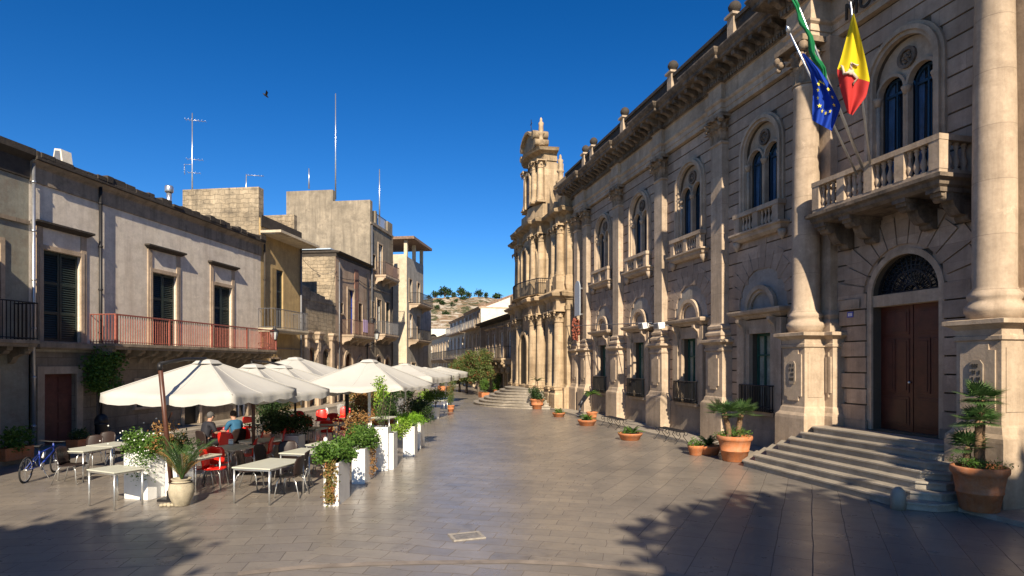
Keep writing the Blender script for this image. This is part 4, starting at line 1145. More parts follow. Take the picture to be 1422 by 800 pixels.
m = MB(); m.box(uK, uK+1.2, -.3, 0, 13.9, 14.75); b.part(m, 'parapet', 'concrete'); m = MB(); m.box(uL_-1.5, uL_-.003-1.2, -.3, 0, 13.9, 14.9); b.part(m, 'parapet', 'concrete')
m = MB(); railing(m, [(uK+1.2, -.15), (uL_-1.5, -.15)], 13.9, 14.8, .2, .02, .03); b.part(m, 'roof_railing', 'greyiron')
balcony(b, L(541), L(521), 9.8, .9, rmat='brownrail', h=1.0, brackets=3, slab='trim', thick=.25)
balcony(b, L(540), L(520), 5.1, .9, rmat='greyiron', h=1.0, brackets=3, slab='trim', thick=.25)
m = MB(); m.box(uK, uL_, -.02, .06, 8.6, 8.75); m.box(uK, uL_, -.02, .1, 13.6, 13.75); b.part(m, 'string_course', 'frieze')
wall_cable(b, [(uK, 8.9), (L(530), 8.8), (uL_, 9.0)]); wall_cable(b, [(uK, 4.4), (L(525), 4.3), (uL_, 4.5)]); pipe(b, 514.5, 4, 13.5, 'greyiron', .05); pipe(b, 543, .3, 13.5, 'blackstone', .06)
# grey tall house with projecting flat eaves
uM, uN = L(588), L(565)
b = block('grey_eaves_house', 'slim grey four-storey house with a cream side wall and projecting dark flat eaves', LO, LA, uM, uN, 5, 12.7, 'greyblue',
          [dict(u=L(570), w=.9, z0=8.6, z1=10.7, kind='dark', frame=.1), dict(u=L(581), w=.9, z0=8.6, z1=10.7, kind='dark', frame=.1),
           dict(u=L(570), w=.9, z0=5.2, z1=7.4, kind='glass', frame=.1), dict(u=L(581), w=.9, z0=5.2, z1=7.4, kind='dark', frame=.1), dict(u=L(574), w=1.4, z0=.2, z1=2.8, kind='dark', frame=.1)])
m = MB(); m.box(uN+.002, uN+.04, -1.45, -.002, 0, 12.9); m.box(uN+.002, uN+.04, -5, -1.452, 0, 12.3); b.part(m, 'side_wall', 'cream')
m = MB(); m.box(uN+.001, uN+.2, -3.2, -1.9, 0, 10.6); b.part(m, 'side_pilaster', 'greyblue')
m = MB(); m.box(uM-.4, uN+.4, -5.2, .8, 14.25, 14.5); b.part(m, 'roof', 'roof')
for q_ in (uM+.2, (uM+uN)/2, uN-.2):
    m = MB(); m.box(q_-.15, q_+.15, -.3, 0, 12.7, 14.25); b.part(m, 'roof_post', 'cream')
m = MB(); m.box(uN-.3, uN, -4.9, -4.6, 12.3, 14.25); b.part(m, 'roof_post', 'cream')
balcony(b, L(587), L(568), 8.4, 1.1, rmat='iron', brackets=2, slab='trim'); balcony(b, L(586), L(567), 5.0, 1.0, rmat='iron', brackets=2, slab='trim', thick=.2)
# one more dark house behind, where the street bends
b = block('far_left_house', 'dark narrow house with iron balconies at the bend of the street', LO, LA, L(601)-6, L(588)-.4, 6, 9.6, 'greyblue',
          [dict(u=L(594), w=1.0, z0=5.2, z1=7.4, kind='dark'), dict(u=L(594), w=1.2, z0=.2, z1=2.8, kind='dark')], vo=-1.8)
balcony(b, L(599), L(590), 5.0, 1.0, vo=-1.8, rmat='iron', brackets=2, slab='trim')

# ------------------------------------------------------------------ right side beyond the church, and the end of the street
b = block('dark_balcony_house', 'low dark stone palace with carved balcony figures squeezed between church and gabled row', RO, RA, 50.6, 67.0, 9, 6.6, 'church_dark',
          [dict(u=54+k*3.1, w=1.1, z0=3.3, z1=5.6, kind='glass', frame=.2, hood=6.2) for k in range(4)]+[dict(u=54+k*3.1, w=1.3, z0=.1, z1=2.4, kind='dark', frame=.2) for k in range(4)],
          corn=[(.0, -.05), (.1, 0), (.1, .12), (.6, .2), (.62, .3), (-.2, .6)], cmat='blackstone')
balcony(b, 52.6, 65.4, 3.2, 1.1, rmat='iron', brackets=7, slab='church', thick=.3, step=.2)
for k in range(7):
    m = MB(); c = 52.8+k*2.05; m.ball((c, .7, 2.55), .22, 8, 6); m.ball((c, .45, 2.2), .26, 8, 6, (1, 1, 1.3)); m.ball((c, .98, 2.75), .14, 6, 5)
    b.part(m, 'carved_figure', 'church_dark')
def row(u0, u1, zt, label, nwin, mat, gable_h=0.0, mz=0):
    sp = (u1-u0)/nwin
    ws = [dict(u=u0+sp*(k+.5), w=1.0, z0=3.6, z1=5.5, arch=True, kind='glass', frame=.22, col='greyiron') for k in range(nwin)]
    ws += [dict(u=u0+sp*(k+.5), w=1.4, z0=.1, z1=2.3, arch=True, kind='dark', frame=.15) for k in range(nwin)]
    if mz: ws += [dict(u=u0+sp*(k+.5), w=.9, z0=6.9, z1=8.3, kind='glass', frame=.12, col='greyiron') for k in range(nwin)]
    b = block('gabled_row_house', label, RO, RA, u0, u1, 11, zt, mat, ws, 'row houses beyond the church', corn=[(.0, -.05), (.06, 0), (.2, .1), (.24, .18), (-.2, .25)], cmat='trim')
    balcony(b, u0+.3, u1-.3, 3.5, 1.1, rmat='iron', brackets=int((u1-u0)/1.1), slab='trim', thick=.2, step=.2)
    if mz: balcony(b, u0+.2, u1-.2, 6.7, .7, rmat='greyiron', brackets=0, slab='trim', thick=.15, step=.2, h=.9)
    m = MB(); zr = zt+gable_h
    m.prism([(-11, zt+.2), (-11, zr+.2), (.3, zt+.22), (.3, zt+.2)] if gable_h else [(-11, zt+.2), (.3, zt+.2), (-5, zt+1.0)], 'x', u0+.06, u1-.06)
    b.part(m, 'roof', 'roof')
    if gable_h:
        m = MB(); m.prism([(-11, 0), (0.0, 0), (0.0, zt), (-11, zr+.1)], 'x', u0-.04, u0+.05); b.part(m, 'gable_wall', 'whitewall')
    return b
row(67.06, 77.0, 8.6, 'row house with a tall blank white gable wall facing the square', 4, 'cream', 4.3, 1)
row(77.1, 90.0, 8.4, 'cream row house with an upper railing next to the white-gabled one', 4, 'whitewall', 0, 1)
row(90.1, 113.0, 6.9, 'long lower row house with awnings at the far end of the street', 7, 'cream')
# end-of-street portico
p = at(594, 505.5, 2.745)
E = Bld('arcaded_building', 'pale cream building with round arched loggia closing the far end of the street', 'building', (-17.6, 122.0), 0.0, 0.0)
# its local v axis points away, so the front is built at v=0 facing the square through a half turn
E.root.rotation_euler = (0, 0, pi); E.root.location = (-13.5, 122.0, 0)
ops = [(u_, 1.5, 6.2, 7.9, True) for u_ in (-2.6, -.2, 2.2)]+[(u_, 1.3, 1.0, 2.8, True) for u_ in (-2.6, -.2, 2.2)]
m = MB(); pierced(m, -6, 8, 0, 9.9, ops, 0, .5); shell(m, -6, 8, 6, 0, 9.9); E.part(m, 'wall', 'whitewall')
m = MB(); m.box(-6.2, 8.2, -6, .3, 9.9, 10.1); m.box(-6, 8, 0, .15, 5.2, 5.4); E.part(m, 'cornice', 'trim')
m = MB(); m.box(-5.5, 7.5, -.8, -.52, .2, 9.5); E.part(m, 'loggia_back', 'blackstone')
# hill with terraces
def hill_mesh():
    from mathutils import noise as mn
    m = MB(); nx, ny = 90, 46; x0, x1, y0, y1 = -190, 130, 170, 420
    def H(x, y):
        t = (y-y0)/(y1-y0)
        h = 36*(1-(1-min(1, t*1.35))**2.0)*(1-.0000*x)
        h += 5*mn.noise(Vector((x*.02, y*.02, 1)))*min(1, t*3)+1.5*mn.noise(Vector((x*.09, y*.09, 4)))*min(1, t*3)
        st = 3.1; k = h/st; fr = k-math.floor(k); h = (math.floor(k)+min(1, fr*2.4)**2)*st*.75+h*.25
        h *= 1-.15*max(0, (x+40)/170)
        return h-1.5*(1-min(1, t*8))
    m.v = [(x0+(x1-x0)*i/nx, y0+(y1-y0)*j/ny, H(x0+(x1-x0)*i/nx, y0+(y1-y0)*j/ny)) for j in range(ny+1) for i in range(nx+1)]
    for j in range(ny):
        for i in range(nx):
            a = j*(nx+1)+i; m.f.append([a, a+1, a+nx+2, a+nx+1]); m.sm.append(False)
    t = NT('dry_terraced_hillside')
    n1 = t.noise(.05, 8, .7); n2 = t.noise(.35, 9, .75, stretch=(.5, .5, 2.5)); 
    c = t.mix(t.ramp(n1, .4, .6), (.17,.11,.065), (.27,.20,.13)); c = t.mix(t.ramp(n2, .48, .56), c, (.42,.37,.30))
    c = t.mix(t.ramp(t.noise(.22, 7, .7), .50, .57), c, (.065,.07,.035))
    hm = t.done(c, .95, t.bump(n2, .8, .8), spec=.1)
    o = m.build('hill', hm, kind='structure'); return H
HH = hill_mesh()
# ------------------------------------------------------------------ roof things, lanterns, cable
def antenna(px, ytop, ybot, depth_pt, label, kind='pole'):
    """depth_pt: world (x, y) of the roof it stands on"""
    Y = depth_pt; X = (px-CX)/FPX*Y; zt = HC+(HY-ytop)/FPX*Y; zb = HC+(HY-ybot)/FPX*Y
    o = thing('antenna', label, 'antenna', (X, Y, zb), .3, 'rooftop antennas')
    m = MB(); h = zt-zb; r_ = .035*Y/30
    m.tube([(0, 0, 0), (0, 0, h*.5), (0, 0, h)], [r_*1.2, r_, r_*.7], 6); m.build('mast', M['chrome'], o)
    if kind == 'yagi':
        m = MB()
        for zz, L_, n in ((h*.93, 1.0, 7), (h*.55, .8, 5), (h*.42, .6, 4)):
            m.tube([(-L_*.35, 0, zz), (L_*.65, 0, zz)], .014, 4)
            for k in range(n):
                x = -L_*.33+L_*k/(n-1); m.tube([(x, -.22+.01*k, zz), (x, .22-.01*k, zz)], .009, 4)
        for k in range(4): m.tube([(-.4, -.05, h*.42+.13*k), (-.4, .25, h*.42+.13*k)], .01, 4)
        m.tube([(-.4, .1, h*.4), (-.4, .1, h*.42+.5)], .012, 4); m.tube([(-.4, .1, h*.5), (0, 0, h*.5)], .012, 4)
        m.build('aerial', M['chrome'], o)
    if kind == 'small':
        m = MB(); m.tube([(0, 0, h*.97), (1.0, 0, h*.99)], .02, 4)
        for k in range(5): m.tube([(.15+.18*k, -.14, h*.98), (.15+.18*k, .14, h*.98)], .012, 4)
        m.build('aerial', M['chrome'], o)
    return o
antenna(267, 157, 300, 34, 'tall rooftop aerial with several comb-like cross bars behind the lilac house', 'yagi')
antenna(342, 242, 285, 37, 'short aerial with one sideways arm above the ochre house', 'small')
antenna(429, 234, 262, 52, 'short bare pole on the highest roof wall of the tall grey block')
antenna(466, 130, 277, 50, 'tallest thin bare pole rising over the tall grey block')
antenna(527, 235, 312, 51, 'thin bare pole above the railing end of the tall grey block')
p = lw(L(253), -.6, 9.25)
o = thing('flue_pipe', 'shiny metal flue pipe with a wider cap on the lilac house roof', 'chimney', p)
m = MB(); m.lathe([(.10, 0), (.10, .75)], 0, 0, 14); m.build('pipe', M['chrome'], o)
m = MB(); m.lathe([(.15, .72), (.17, .75), (.17, .95), (.14, 1.0), (.0, 1.01)], 0, 0, 14); m.build('cap', M['chrome'], o)
p = lw(L(96), -.25, 9.25)
o = thing('roof_unit', 'small pale box-shaped vent standing on the edge of the lilac house roof', 'vent', p, LA)
m = MB(); m.prism([(-.2, 0), (.22, 0), (.14, .52), (-.1, .55)], 'x', -.2, .2); m.build('housing', M['whitewall'], o)
m = MB(); m.prism([(-.14, .06), (.15, .06), (.1, .46), (-.06, .48)], 'x', .201, .215); m.build('grille', M['greyiron'], o)
def wall_lantern(x, y, v, label, size=1.0):
    p = lw(L(x, v), v, lz(x, y, v))
    o = thing('street_lantern', label, 'street lamp', p, LA, 'wall lanterns on the left houses')
    m = MB(); m.tube([(0, 0, -.32), (0, -v*.5, -.55), (0, -v, -.62)], .02, 6); m.tube([(0, 0, -.32), (0, 0, -.18)], .03, 6)
    m.tube([(0, -v*.2, -.42), (0, -v*.5, -.30), (0, -v, -.35)], .014, 6); m.build('bracket', M['iron'], o)
    m = MB(); m.lathe([(.09, -.18), (.17, .16)], 0, 0, 6, smooth=False); m.build('glass', M['lantern_glass'], o)
    m = MB(); m.lathe([(.20, .16), (.20, .18), (.07, .31), (.05, .36), (.02, .44)], 0, 0, 6, smooth=False); m.lathe([(.1, -.2), (.1, -.17)], 0, 0, 6, smooth=False)
    for k in range(6):
        a = k*pi/3; m.tube([(.095*cos(a), .095*sin(a), -.18), (.175*cos(a), .175*sin(a), .16)], .008, 4)
    m.build('cap', M['iron'], o); o.scale = (size,)*3
wall_lantern(381, 466, .9, 'old iron lantern on a bracket below the ochre house balcony', 1.15)
wall_lantern(523, 467, .9, 'old iron lantern on a bracket at the tall grey block', 1.3)
# overhead cable from the ochre side across to the town hall
def cable(a, b, sag, label, r=.012):
    m = MB(); n = 24
    m.tube([Vector(a).lerp(Vector(b), t/n)+Vector((0, 0, -sag*4*(t/n)*(1-t/n))) for t in range(n+1)], r, 5)
    o = m.build('overhead_cable', M['greyiron']); tag(o, label, 'cable'); return o
cable(rw(68, .1, 6.6), rw(ru(905, .7), .7, 4.45), .05, 'thin pale cable running level along the church and town hall fronts', .022)
cable(lw(L(418), .05, 9.0), lw(L(466), .05, 9.1), .6, 'sagging dark cable across the rubble side wall of the brown house')
# tall information board leaning by the pilaster
p = at(806, 577, .09); o = thing('information_stand', 'dark slanted information board on a leg beside the far pilasters', 'sign board', (p.x, p.y, .09), RA)
m = MB(); m.prism([(.0, .55), (.05, .5), (-.45, 1.25), (-.5, 1.2)], 'x', -.3, .3); m.build('board', M['iron'], o)
m = MB(); m.tube([(0, .1, 0), (0, -.1, .75)], .05, 8); m.box(-.2, .2, -.1, .25, 0, .03); m.build('leg', M['greyiron'], o)

# bird
p = Vector((( 369-CX)/FPX*30, 30, HC+(HY-133)/FPX*30))
m = MB(); m.tube([(-.16, 0, 0), (-.05, 0, .01), (.06, 0, .02), (.15, 0, .01)], [.015, .045, .04, .01], 6)
for s in (-1, 1): m.add([(.05, 0, .02), (-.05, 0, .02), (-.16, s*.24, .12), (-.02, s*.2, .11)], [(0, 1, 2, 3)])
o = m.build('bird', M['iron']); o.location = p; o.rotation_euler = (0, .5, .8); tag(o, 'small dark bird flying in the open blue sky', 'bird')

# ------------------------------------------------------------------ flags
def flagpole(p0, p1, label, fin=True, r=.022):
    o = thing('flagpole', label, 'flagpole', p0, 0, 'flagpoles on the balcony')
    d = Vector(p1)-Vector(p0)
    m = MB(); m.tube([(0, 0, 0), tuple(d*.5), tuple(d)], [r*1.2, r, r*.8], 8); m.build('pole', M['chrome'], o)
    if fin:
        m = MB(); e = d+d.normalized()*.18; f = d+d.normalized()*.08
        m.tube([tuple(d), tuple(f), tuple(e)], [.02, .055, .004], 8); m.build('finial', M['chrome'], o)
    return o
bc = lambda du, v, z: rw(portal+du, v, z)
base1 = bc(.35, 1.0, 7.25); tip1 = Vector(((1097-CX)/FPX*13.2, 13.2, HC+(HY-46)/FPX*13.2))
base2 = bc(.15, 1.0, 7.3); d2 = 13.0; tip2 = Vector(((1095-CX)/FPX*d2, d2, HC+(HY+26)/FPX*d2))
base3 = bc(-.05, 1.0, 7.3); d3 = 12.6; tip3 = Vector(((1181-CX)/FPX*d3, d3, HC+(HY-2)/FPX*d3))
flagpole(base1, tip1, 'slanting pole with pointed tip carrying the blue starry flag')
flagpole(base2, tip2, 'slanting pole with the rolled green flag, reaching highest', r=.03)
flagpole(base3, tip3, 'slanting pole carrying the yellow and red flag')
def flag_surface(Lp, Rp, depth, amp, folds, ph=0.0):
    """surface between a left and a right outline (photo columns/rows at a depth) with real folds"""
    def curve(P, t):
        t = t*(len(P)-1); i = min(int(t), len(P)-2); f = t-i
        return (P[i][0]*(1-f)+P[i+1][0]*f, P[i][1]*(1-f)+P[i+1][1]*f)
    def S(s, t, off=0.0):
        a, b = curve(Lp, t), curve(Rp, t); x = a[0]*(1-s)+b[0]*s; y = a[1]*(1-s)+b[1]*s
        D = depth-.25*s+amp*min(1, .2+t)*sin(s*folds*2*pi+ph+1.5*t)-off
        return Vector(((x-CX)/FPX*D, D, HC+(HY-y)/FPX*D))
    return S
def sheet(S, name, mat, parent, s0=0, s1=1, t0=0, t1=1, n=22, k=26, org=None, cond=None):
    m = MB()
    P = [[S(s0+(s1-s0)*i/n, t0+(t1-t0)*j/k)-org for i in range(n+1)] for j in range(k+1)]
    for j in range(k):
        for i in range(n):
            s = s0+(s1-s0)*(i+.5)/n; t = t0+(t1-t0)*(j+.5)/k
            if cond and not cond(s, t): continue
            m.add([P[j][i], P[j][i+1], P[j+1][i+1], P[j+1][i]], [(0, 1, 2, 3)], True)
    o = m.build(name, mat, parent, recalc=False)
    import bmesh
    bm = bmesh.new(); bm.from_mesh(o.data); bmesh.ops.remove_doubles(bm, verts=bm.verts, dist=1e-4); bm.to_mesh(o.data); bm.free()
    return o
# blue flag with a ring of yellow stars
S1 = flag_surface([(1113, 74), (1126, 100), (1129, 125), (1128, 150), (1128, 166)], [(1117, 76), (1136, 98), (1150, 120), (1160, 140), (1168, 156), ], 13.1, .07, 2.2)
def S1b(s, t, off=0.0):
    p = S1(s, t, off); return p+Vector((0, 0, -.22*s*0-.10*(s*(1-s))*t*3))
org = S1b(0, 0); o = thing('european_flag', 'limp blue flag with yellow stars hanging from the lowest pole', 'flag', org)
S1c = flag_surface([(1113, 74), (1124, 98), (1129, 124), (1128, 150), (1128, 167)], [(1117, 74), (1138, 96), (1156, 122), (1168, 148), (1155, 182)], 13.1, .07, 2.2)
sheet(S1c, 'blue_field', M['blue_flag'], o, org=org)
m = MB()
for k in range(12):
    a = 2*pi*k/12; s, t = .52+.30*cos(a), .62+.21*sin(a)
    c = S1c(s, t, .03)-org; ex = (S1c(s+.02, t, .03)-S1c(s-.02, t, .03)).normalized(); ey = (S1c(s, t-.02, .03)-S1c(s, t+.02, .03)).normalized()
    pts = [c+(ex*cos(pi/2+j*pi/5)+ey*sin(pi/2+j*pi/5))*(.05 if j % 2 == 0 else .02) for j in range(10)]
    m.add([c]+pts, [(0, 1+j, 1+(j+1) % 10) for j in range(10)])
m.build('stars', M['star'], o, recalc=False)
# yellow and red flag
S3 = flag_surface([(1184, 19), (1176, 50), (1168, 80), (1162, 98), (1167, 125), (1177, 157)], [(1186, 19), (1194, 48), (1203, 86), (1208, 112), (1203, 134), (1184, 160)], 12.5, .06, 1.6, .6)
org = S3(0, 0); o = thing('regional_flag', 'hanging flag divided diagonally into yellow above and red below with a pale emblem', 'flag', org)
dv = lambda s, t: t < .56+.14*(s-.5)*0+.10*(1-s)*0+(.04 if s > .5 else .0)
sheet(S3, 'yellow_field', M['yellow_flag'], o, org=org, cond=dv); sheet(S3, 'red_field', M['red_flag'], o, org=org, cond=lambda s, t: not dv(s, t))
m = MB()
c0 = (.42, .56)
for k in range(3):       # three bent legs round a disc
    a = 2*pi*k/3+.4; P = []
    for r_, da in ((.04, 0), (.20, 0.15), (.24, .9), (.30, .95)): P.append((c0[0]+r_*1.2*cos(a+da), c0[1]+r_*.55*sin(a+da)))
    pts = [S3(s, t, .035)-org for s, t in P]; m.tube(pts, [.035, .03, .022, .012], 5)
m.ball(tuple(S3(c0[0], c0[1], .035)-org), .07, 8, 6, (1, .4, 1))
m.build('emblem', M['emblem'], o)
# rolled green flag
m = MB(); pts = []; rr = []
a = tip2; b_ = base2
for k in range(15):
    t = .06+.46*k/14; p = Vector(a).lerp(Vector(b_), t)+Vector((-.02+.04*sin(k*1.3), 0, -.05-.04*sin(k*.9))); pts.append(p-Vector(a)); rr.append(.022+.022*sin(pi*min(1, k/13))+.008*sin(k*2.1))
for q in range(3):
    m.tube([p_+Vector((.03*sin(q*2.1+i*.5), .03*cos(q*2.1), -.03*q)) for i, p_ in enumerate(pts)], [x*(1-.15*q) for x in rr], 8)
o = thing('rolled_flag', 'green flag wound tightly round its slanting pole', 'flag', a); m.build('cloth', M['green_flag'], o)

# ------------------------------------------------------------------ plants
def leafset(m, P, size, n=1, wide=.42, rnd=random):
    """n leaves around point P"""
    for _ in range(n):
        d = Vector((rnd.gauss(0, 1), rnd.gauss(0, 1), rnd.gauss(.2, .8))).normalized()
        s = d.cross(Vector((rnd.gauss(0, 1), rnd.gauss(0, 1), rnd.gauss(0, 1)))).normalized()
        l = size*rnd.uniform(.7, 1.3); w = l*wide*.5; q = P+Vector((rnd.gauss(0, 1), rnd.gauss(0, 1), rnd.gauss(0, 1)))*size*.5
        nrm = d.cross(s)*l*.12
        m.add([q, q+d*l*.5+s*w+nrm, q+d*l, q+d*l*.5-s*w+nrm], [(0, 1, 2, 3)])
def bush(m, c, rx, ry, rz, n, size, lump=7, rnd=random, wide=.42, low=-1):
    """leaves in uneven lumps through an ellipsoid"""
    L_ = [(Vector((rnd.uniform(-1, 1)*rx*.7, rnd.uniform(-1, 1)*ry*.7, rnd.uniform(-.7, .85)*rz)), rnd.uniform(.32, .6)) for _ in range(lump)]
    for _ in range(n):
        o, k = rnd.choice(L_); v = Vector((rnd.gauss(0, 1), rnd.gauss(0, 1), rnd.gauss(0, 1))).normalized()*rnd.uniform(.45, 1.05)**.5*k
        p = Vector(c)+o+Vector((v.x*rx, v.y*ry, v.z*rz))
        if p.z > low: leafset(m, p, size, 1, wide, rnd)
def frond(m, base, az, L_, lift, droop, leaflets=16, lw_=.10, w=.018, rnd=random, stiff=.55):
    pts = []; n = 10; d0 = Vector((cos(az), sin(az), 0))
    for i in range(n+1):
        t = i/n; pts.append(base+d0*(L_*(t*cos(lift)+.1*t*t))+Vector((0, 0, 1))*L_*(sin(lift)*t-droop*t*t))
    m.tube(pts, [.010*(1-.7*i/n)+.003 for i in range(n+1)], 4, caps=False)
    for k in range(leaflets):
        t = .14+.86*k/leaflets; i = min(int(t*n), n-1); f = t*n-i; p = pts[i].lerp(pts[i+1], f); tan_ = (pts[i+1]-pts[i]).normalized()
        side = tan_.cross(Vector((0, 0, 1))).normalized(); ll = lw_*(1.1-.75*abs(t-.42)*1.4)
        for s in (-1, 1):
            e = p+side*s*ll*.8+tan_*ll*stiff+Vector((0, 0, -.12*ll+rnd.uniform(-.1, .1)*ll)); q = tan_*w
            m.add([p-q, p+q, e], [(0, 1, 2)])
def fan_palm(m, base, az, L_, lift, n=13, rnd=random, r=.26):
    """a fan-shaped leaf on a stalk"""
    d = Vector((cos(az)*cos(lift), sin(az)*cos(lift), sin(lift))); hub = base+d*L_
    m.tube([base, base+d*L_*.5+Vector((0, 0, .01)), hub], [.012, .008, .006], 4, caps=False)
    side = d.cross(Vector((0, 0, 1))).normalized(); upv = side.cross(d).normalized()
    for k in range(n):
        a = -1.9+3.8*k/(n-1); e = hub+(d*cos(a)+side*sin(a))*r*rnd.uniform(.85, 1.1)-Vector((0, 0, 1))*r*.12+upv*.03
        q = (side*cos(a)-d*sin(a))*r*.055
        mid = hub.lerp(e, .55)
        m.add([hub, mid-q, e, mid+q], [(0, 1, 2, 3)])
def pot_mesh(r, h, style='classic'):
    m = MB()
    if style == 'classic':
        m.lathe([(r*.62, 0), (r*.66, .02*h), (r*.78, .40*h), (r*.81, .405*h), (r*.81, .44*h), (r*.79, .445*h), (r*.90, .80*h), (r*.92, .81*h), (r*.99, .86*h), (r*1.0, .90*h), (r*1.0, .97*h), (r*.97, h), (r*.86, h), (r*.84, .9*h), (.01, .9*h)], 0, 0, 36)
    elif style == 'bowl':
        m.lathe([(r*.68, 0), (r*.72, .04*h), (r*.9, .6*h), (r*.93, .62*h), (r*.98, .8*h), (r, .84*h), (r, h), (r*.93, h), (r*.9, .82*h), (.01, .82*h)], 0, 0, 32)
    elif style == 'cone':
        m.lathe([(r*.62, 0), (r*.64, .02*h), (r*.94, .93*h), (r, .94*h), (r, h), (r*.9, h), (r*.88, .92*h), (.01, .92*h)], 0, 0, 28)
    elif style == 'urn':
        m.lathe([(r*.55, 0), (r*.6, .03*h), (r*.9, .35*h), (r, .58*h), (r*.92, .78*h), (r*.68, .90*h), (r*.64, .93*h), (r*.78, .97*h), (r*.78, h), (r*.6, h), (r*.58, .9*h), (.01, .9*h)], 0, 0, 32)
    return m
def soil(r, z, parent):
    m = MB(); m.lathe([(r, z), (r*.5, z+.02), (.01, z+.03)], 0, 0, 16); return m.build('soil', M['soil'], parent)
def potted(name, px, py, r, h, label, style='classic', mat='terracotta', cat='potted plant', z=0.0, group=None, pt=None):
    p = pt or at(px, py, z); o = thing(name, label, cat, (p[0], p[1], z), 0, group)
    pm = pot_mesh(r, h, style).build('pot', M[mat], o); soil(r*.86, h*.86, o); return o
# two big terracotta pots with palms
random.seed(11)
o = potted('potted_palm', 1359, 700, .45, .80, 'biggest terracotta pot with shaggy small palms beside the steps', z=.09, pt=(*rw(ru(1360, 1.55), 1.55)[:2], .09))
m = MB()
stems = [((-.06, -.04), .95, .12), ((.10, .08), 1.35, -.05), ((-.16, .12), .45, .3)]
tr = MB()
for (sx, sy), hh, ln in stems:
    pts = [Vector((sx+ln*.2*t*t, sy, .68+hh*t)) for t in [i/8 for i in range(9)]]
    tr.tube(pts, [.055+.012*(i % 2) for i in range(9)], 10); top = pts[-1]
    for k in range(18): fan_palm(m, top, k*2.4+hh, random.uniform(.12, .22), random.uniform(-.35, 1.1), 17, r=random.uniform(.22, .32))
for k in range(8): fan_palm(m, Vector((random.uniform(-.25, .25), random.uniform(-.25, .25), .7)), random.uniform(0, 6.28), .2, random.uniform(.3, 1.1), 11, r=.16)
tr.build('trunk', M['palmtrunk'], o); m.build('fronds', M['leafpalm'], o)
m = MB(); bush(m, (0, 0, .84), .36, .36, .10, 500, .05, 9, low=.7); m.build('ground_plants', M['leaf'], o)
m = MB()
for k in range(20):
    a = -pi/2-.75+1.5*k/19; zz = .50+.03*cos((k-9.5)*.6); m.ball((.40*cos(a)*.93, .40*sin(a)*.93, zz), .016, 5, 4)
m.build('relief', M['terracotta'], o)
random.seed(12)
o = potted('potted_palm', 1020, 641, .49, .72, 'big terracotta pot with two-stemmed palm between pilaster and steps', pt=at(1020, 640))
m = MB(); tr = MB()
for (sx, sy), hh, ln in (((-.15, 0), .75, -.6), ((.12, .05), .72, .35)):
    pts = [Vector((sx+ln*.25*t*t, sy, .6+hh*t)) for t in [i/8 for i in range(9)]]
    tr.tube(pts, [.07+.014*(i % 2) for i in range(9)], 10); top = pts[-1]
    for k in range(20): fan_palm(m, top, k*2.4, random.uniform(.22, .36), random.uniform(-.2, 1.1), 17, r=random.uniform(.26, .36))
tr.build('trunk', M['palmtrunk'], o); m.build('fronds', M['leafpalm'], o)
m = MB(); bush(m, (0, 0, .78), .4, .4, .14, 500, .07, 9, low=.66); m.build('ground_plants', M['leaf'], o)
def cycas(m, c, n, L_, rnd=random, droop=.3):
    for k in range(n): frond(m, Vector(c), k*2.4, L_*rnd.uniform(.75, 1.1), rnd.uniform(.25, 1.2), droop, 18, L_*.25, .010)
random.seed(13)
o = potted('potted_cycad', 983, 632, .38, .28, 'reddish bowl with a dark spiky cycad beside the big two-stemmed palm pot', 'bowl', pt=at(984, 631), group='low terracotta bowls along the town hall')
m = MB(); cycas(m, (.0, 0, .28), 20, .48); m.build('fronds', M['leafdark'], o)
o = potted('potted_succulent', 968, 633, .24, .30, 'small terracotta bowl of low green leaves against the spiky cycad bowl', 'bowl', pt=at(966, 632), group='low terracotta bowls along the town hall')
m = MB(); bush(m, (0, 0, .34), .22, .22, .1, 260, .07, 6, low=.25); m.build('leaves', M['leaf'], o)
o = potted('potted_cycad', 875, 611, .44, .26, 'wide low terracotta bowl with green cycad between the two benches', 'bowl', pt=at(875, 611), group='low terracotta bowls along the town hall')
m = MB(); cycas(m, (.12, 0, .26), 16, .45); bush(m, (-.1, 0, .3), .3, .3, .08, 200, .08, 6, low=.2); m.build('leaves', M['leaf'], o)
o = potted('potted_cycad', 814, 591, .42, .26, 'low terracotta bowl with short fronds in front of the slanted board', 'bowl', pt=at(815, 591), group='low terracotta bowls along the town hall')
m = MB(); cycas(m, (0, 0, .26), 16, .45); bush(m, (0, 0, .3), .3, .3, .08, 150, .08, 6, low=.2); m.build('leaves', M['leaf'], o)
o = potted('potted_tree', 822, 584, .28, .42, 'terracotta pot with a slim young tree behind the low bowl by the slanted board', 'classic', pt=at(822, 584))
m = MB(); m.tube([(0, 0, .35), (-.05, 0, 1.0), (-.02, 0, 1.35)], [.03, .022, .015], 6); m.build('trunk', M['bark'], o)
m = MB(); cycas(m, (-.04, 0, 1.25), 22, .55, droop=.55); m.build('leaves', M['leaf'], o)
o = potted('potted_cycad', 776, 579, .34, .22, 'low terracotta bowl with a small palm between church steps and pilasters', 'bowl', pt=at(776, 579), group='low terracotta bowls along the town hall')
m = MB(); cycas(m, (0, 0, .2), 14, .42); bush(m, (0, 0, .25), .24, .24, .08, 120, .07, 6, low=.2); m.build('leaves', M['leaf'], o)
o = potted('potted_palm', 746, 568, .44, .62, 'large terracotta pot with a tall tufted plant at the end of the church steps', pt=at(746, 568))
m = MB(); m.tube([(0, 0, .5), (.05, 0, 1.2), (0, 0, 1.75)], [.04, .03, .025], 6); m.build('trunk', M['palmtrunk'], o)
m = MB(); cycas(m, (0, 0, 1.7), 14, .5); bush(m, (0, 0, .85), .55, .55, .38, 1100, .12, 10, low=.5); m.build('leaves', M['leafdark'], o)
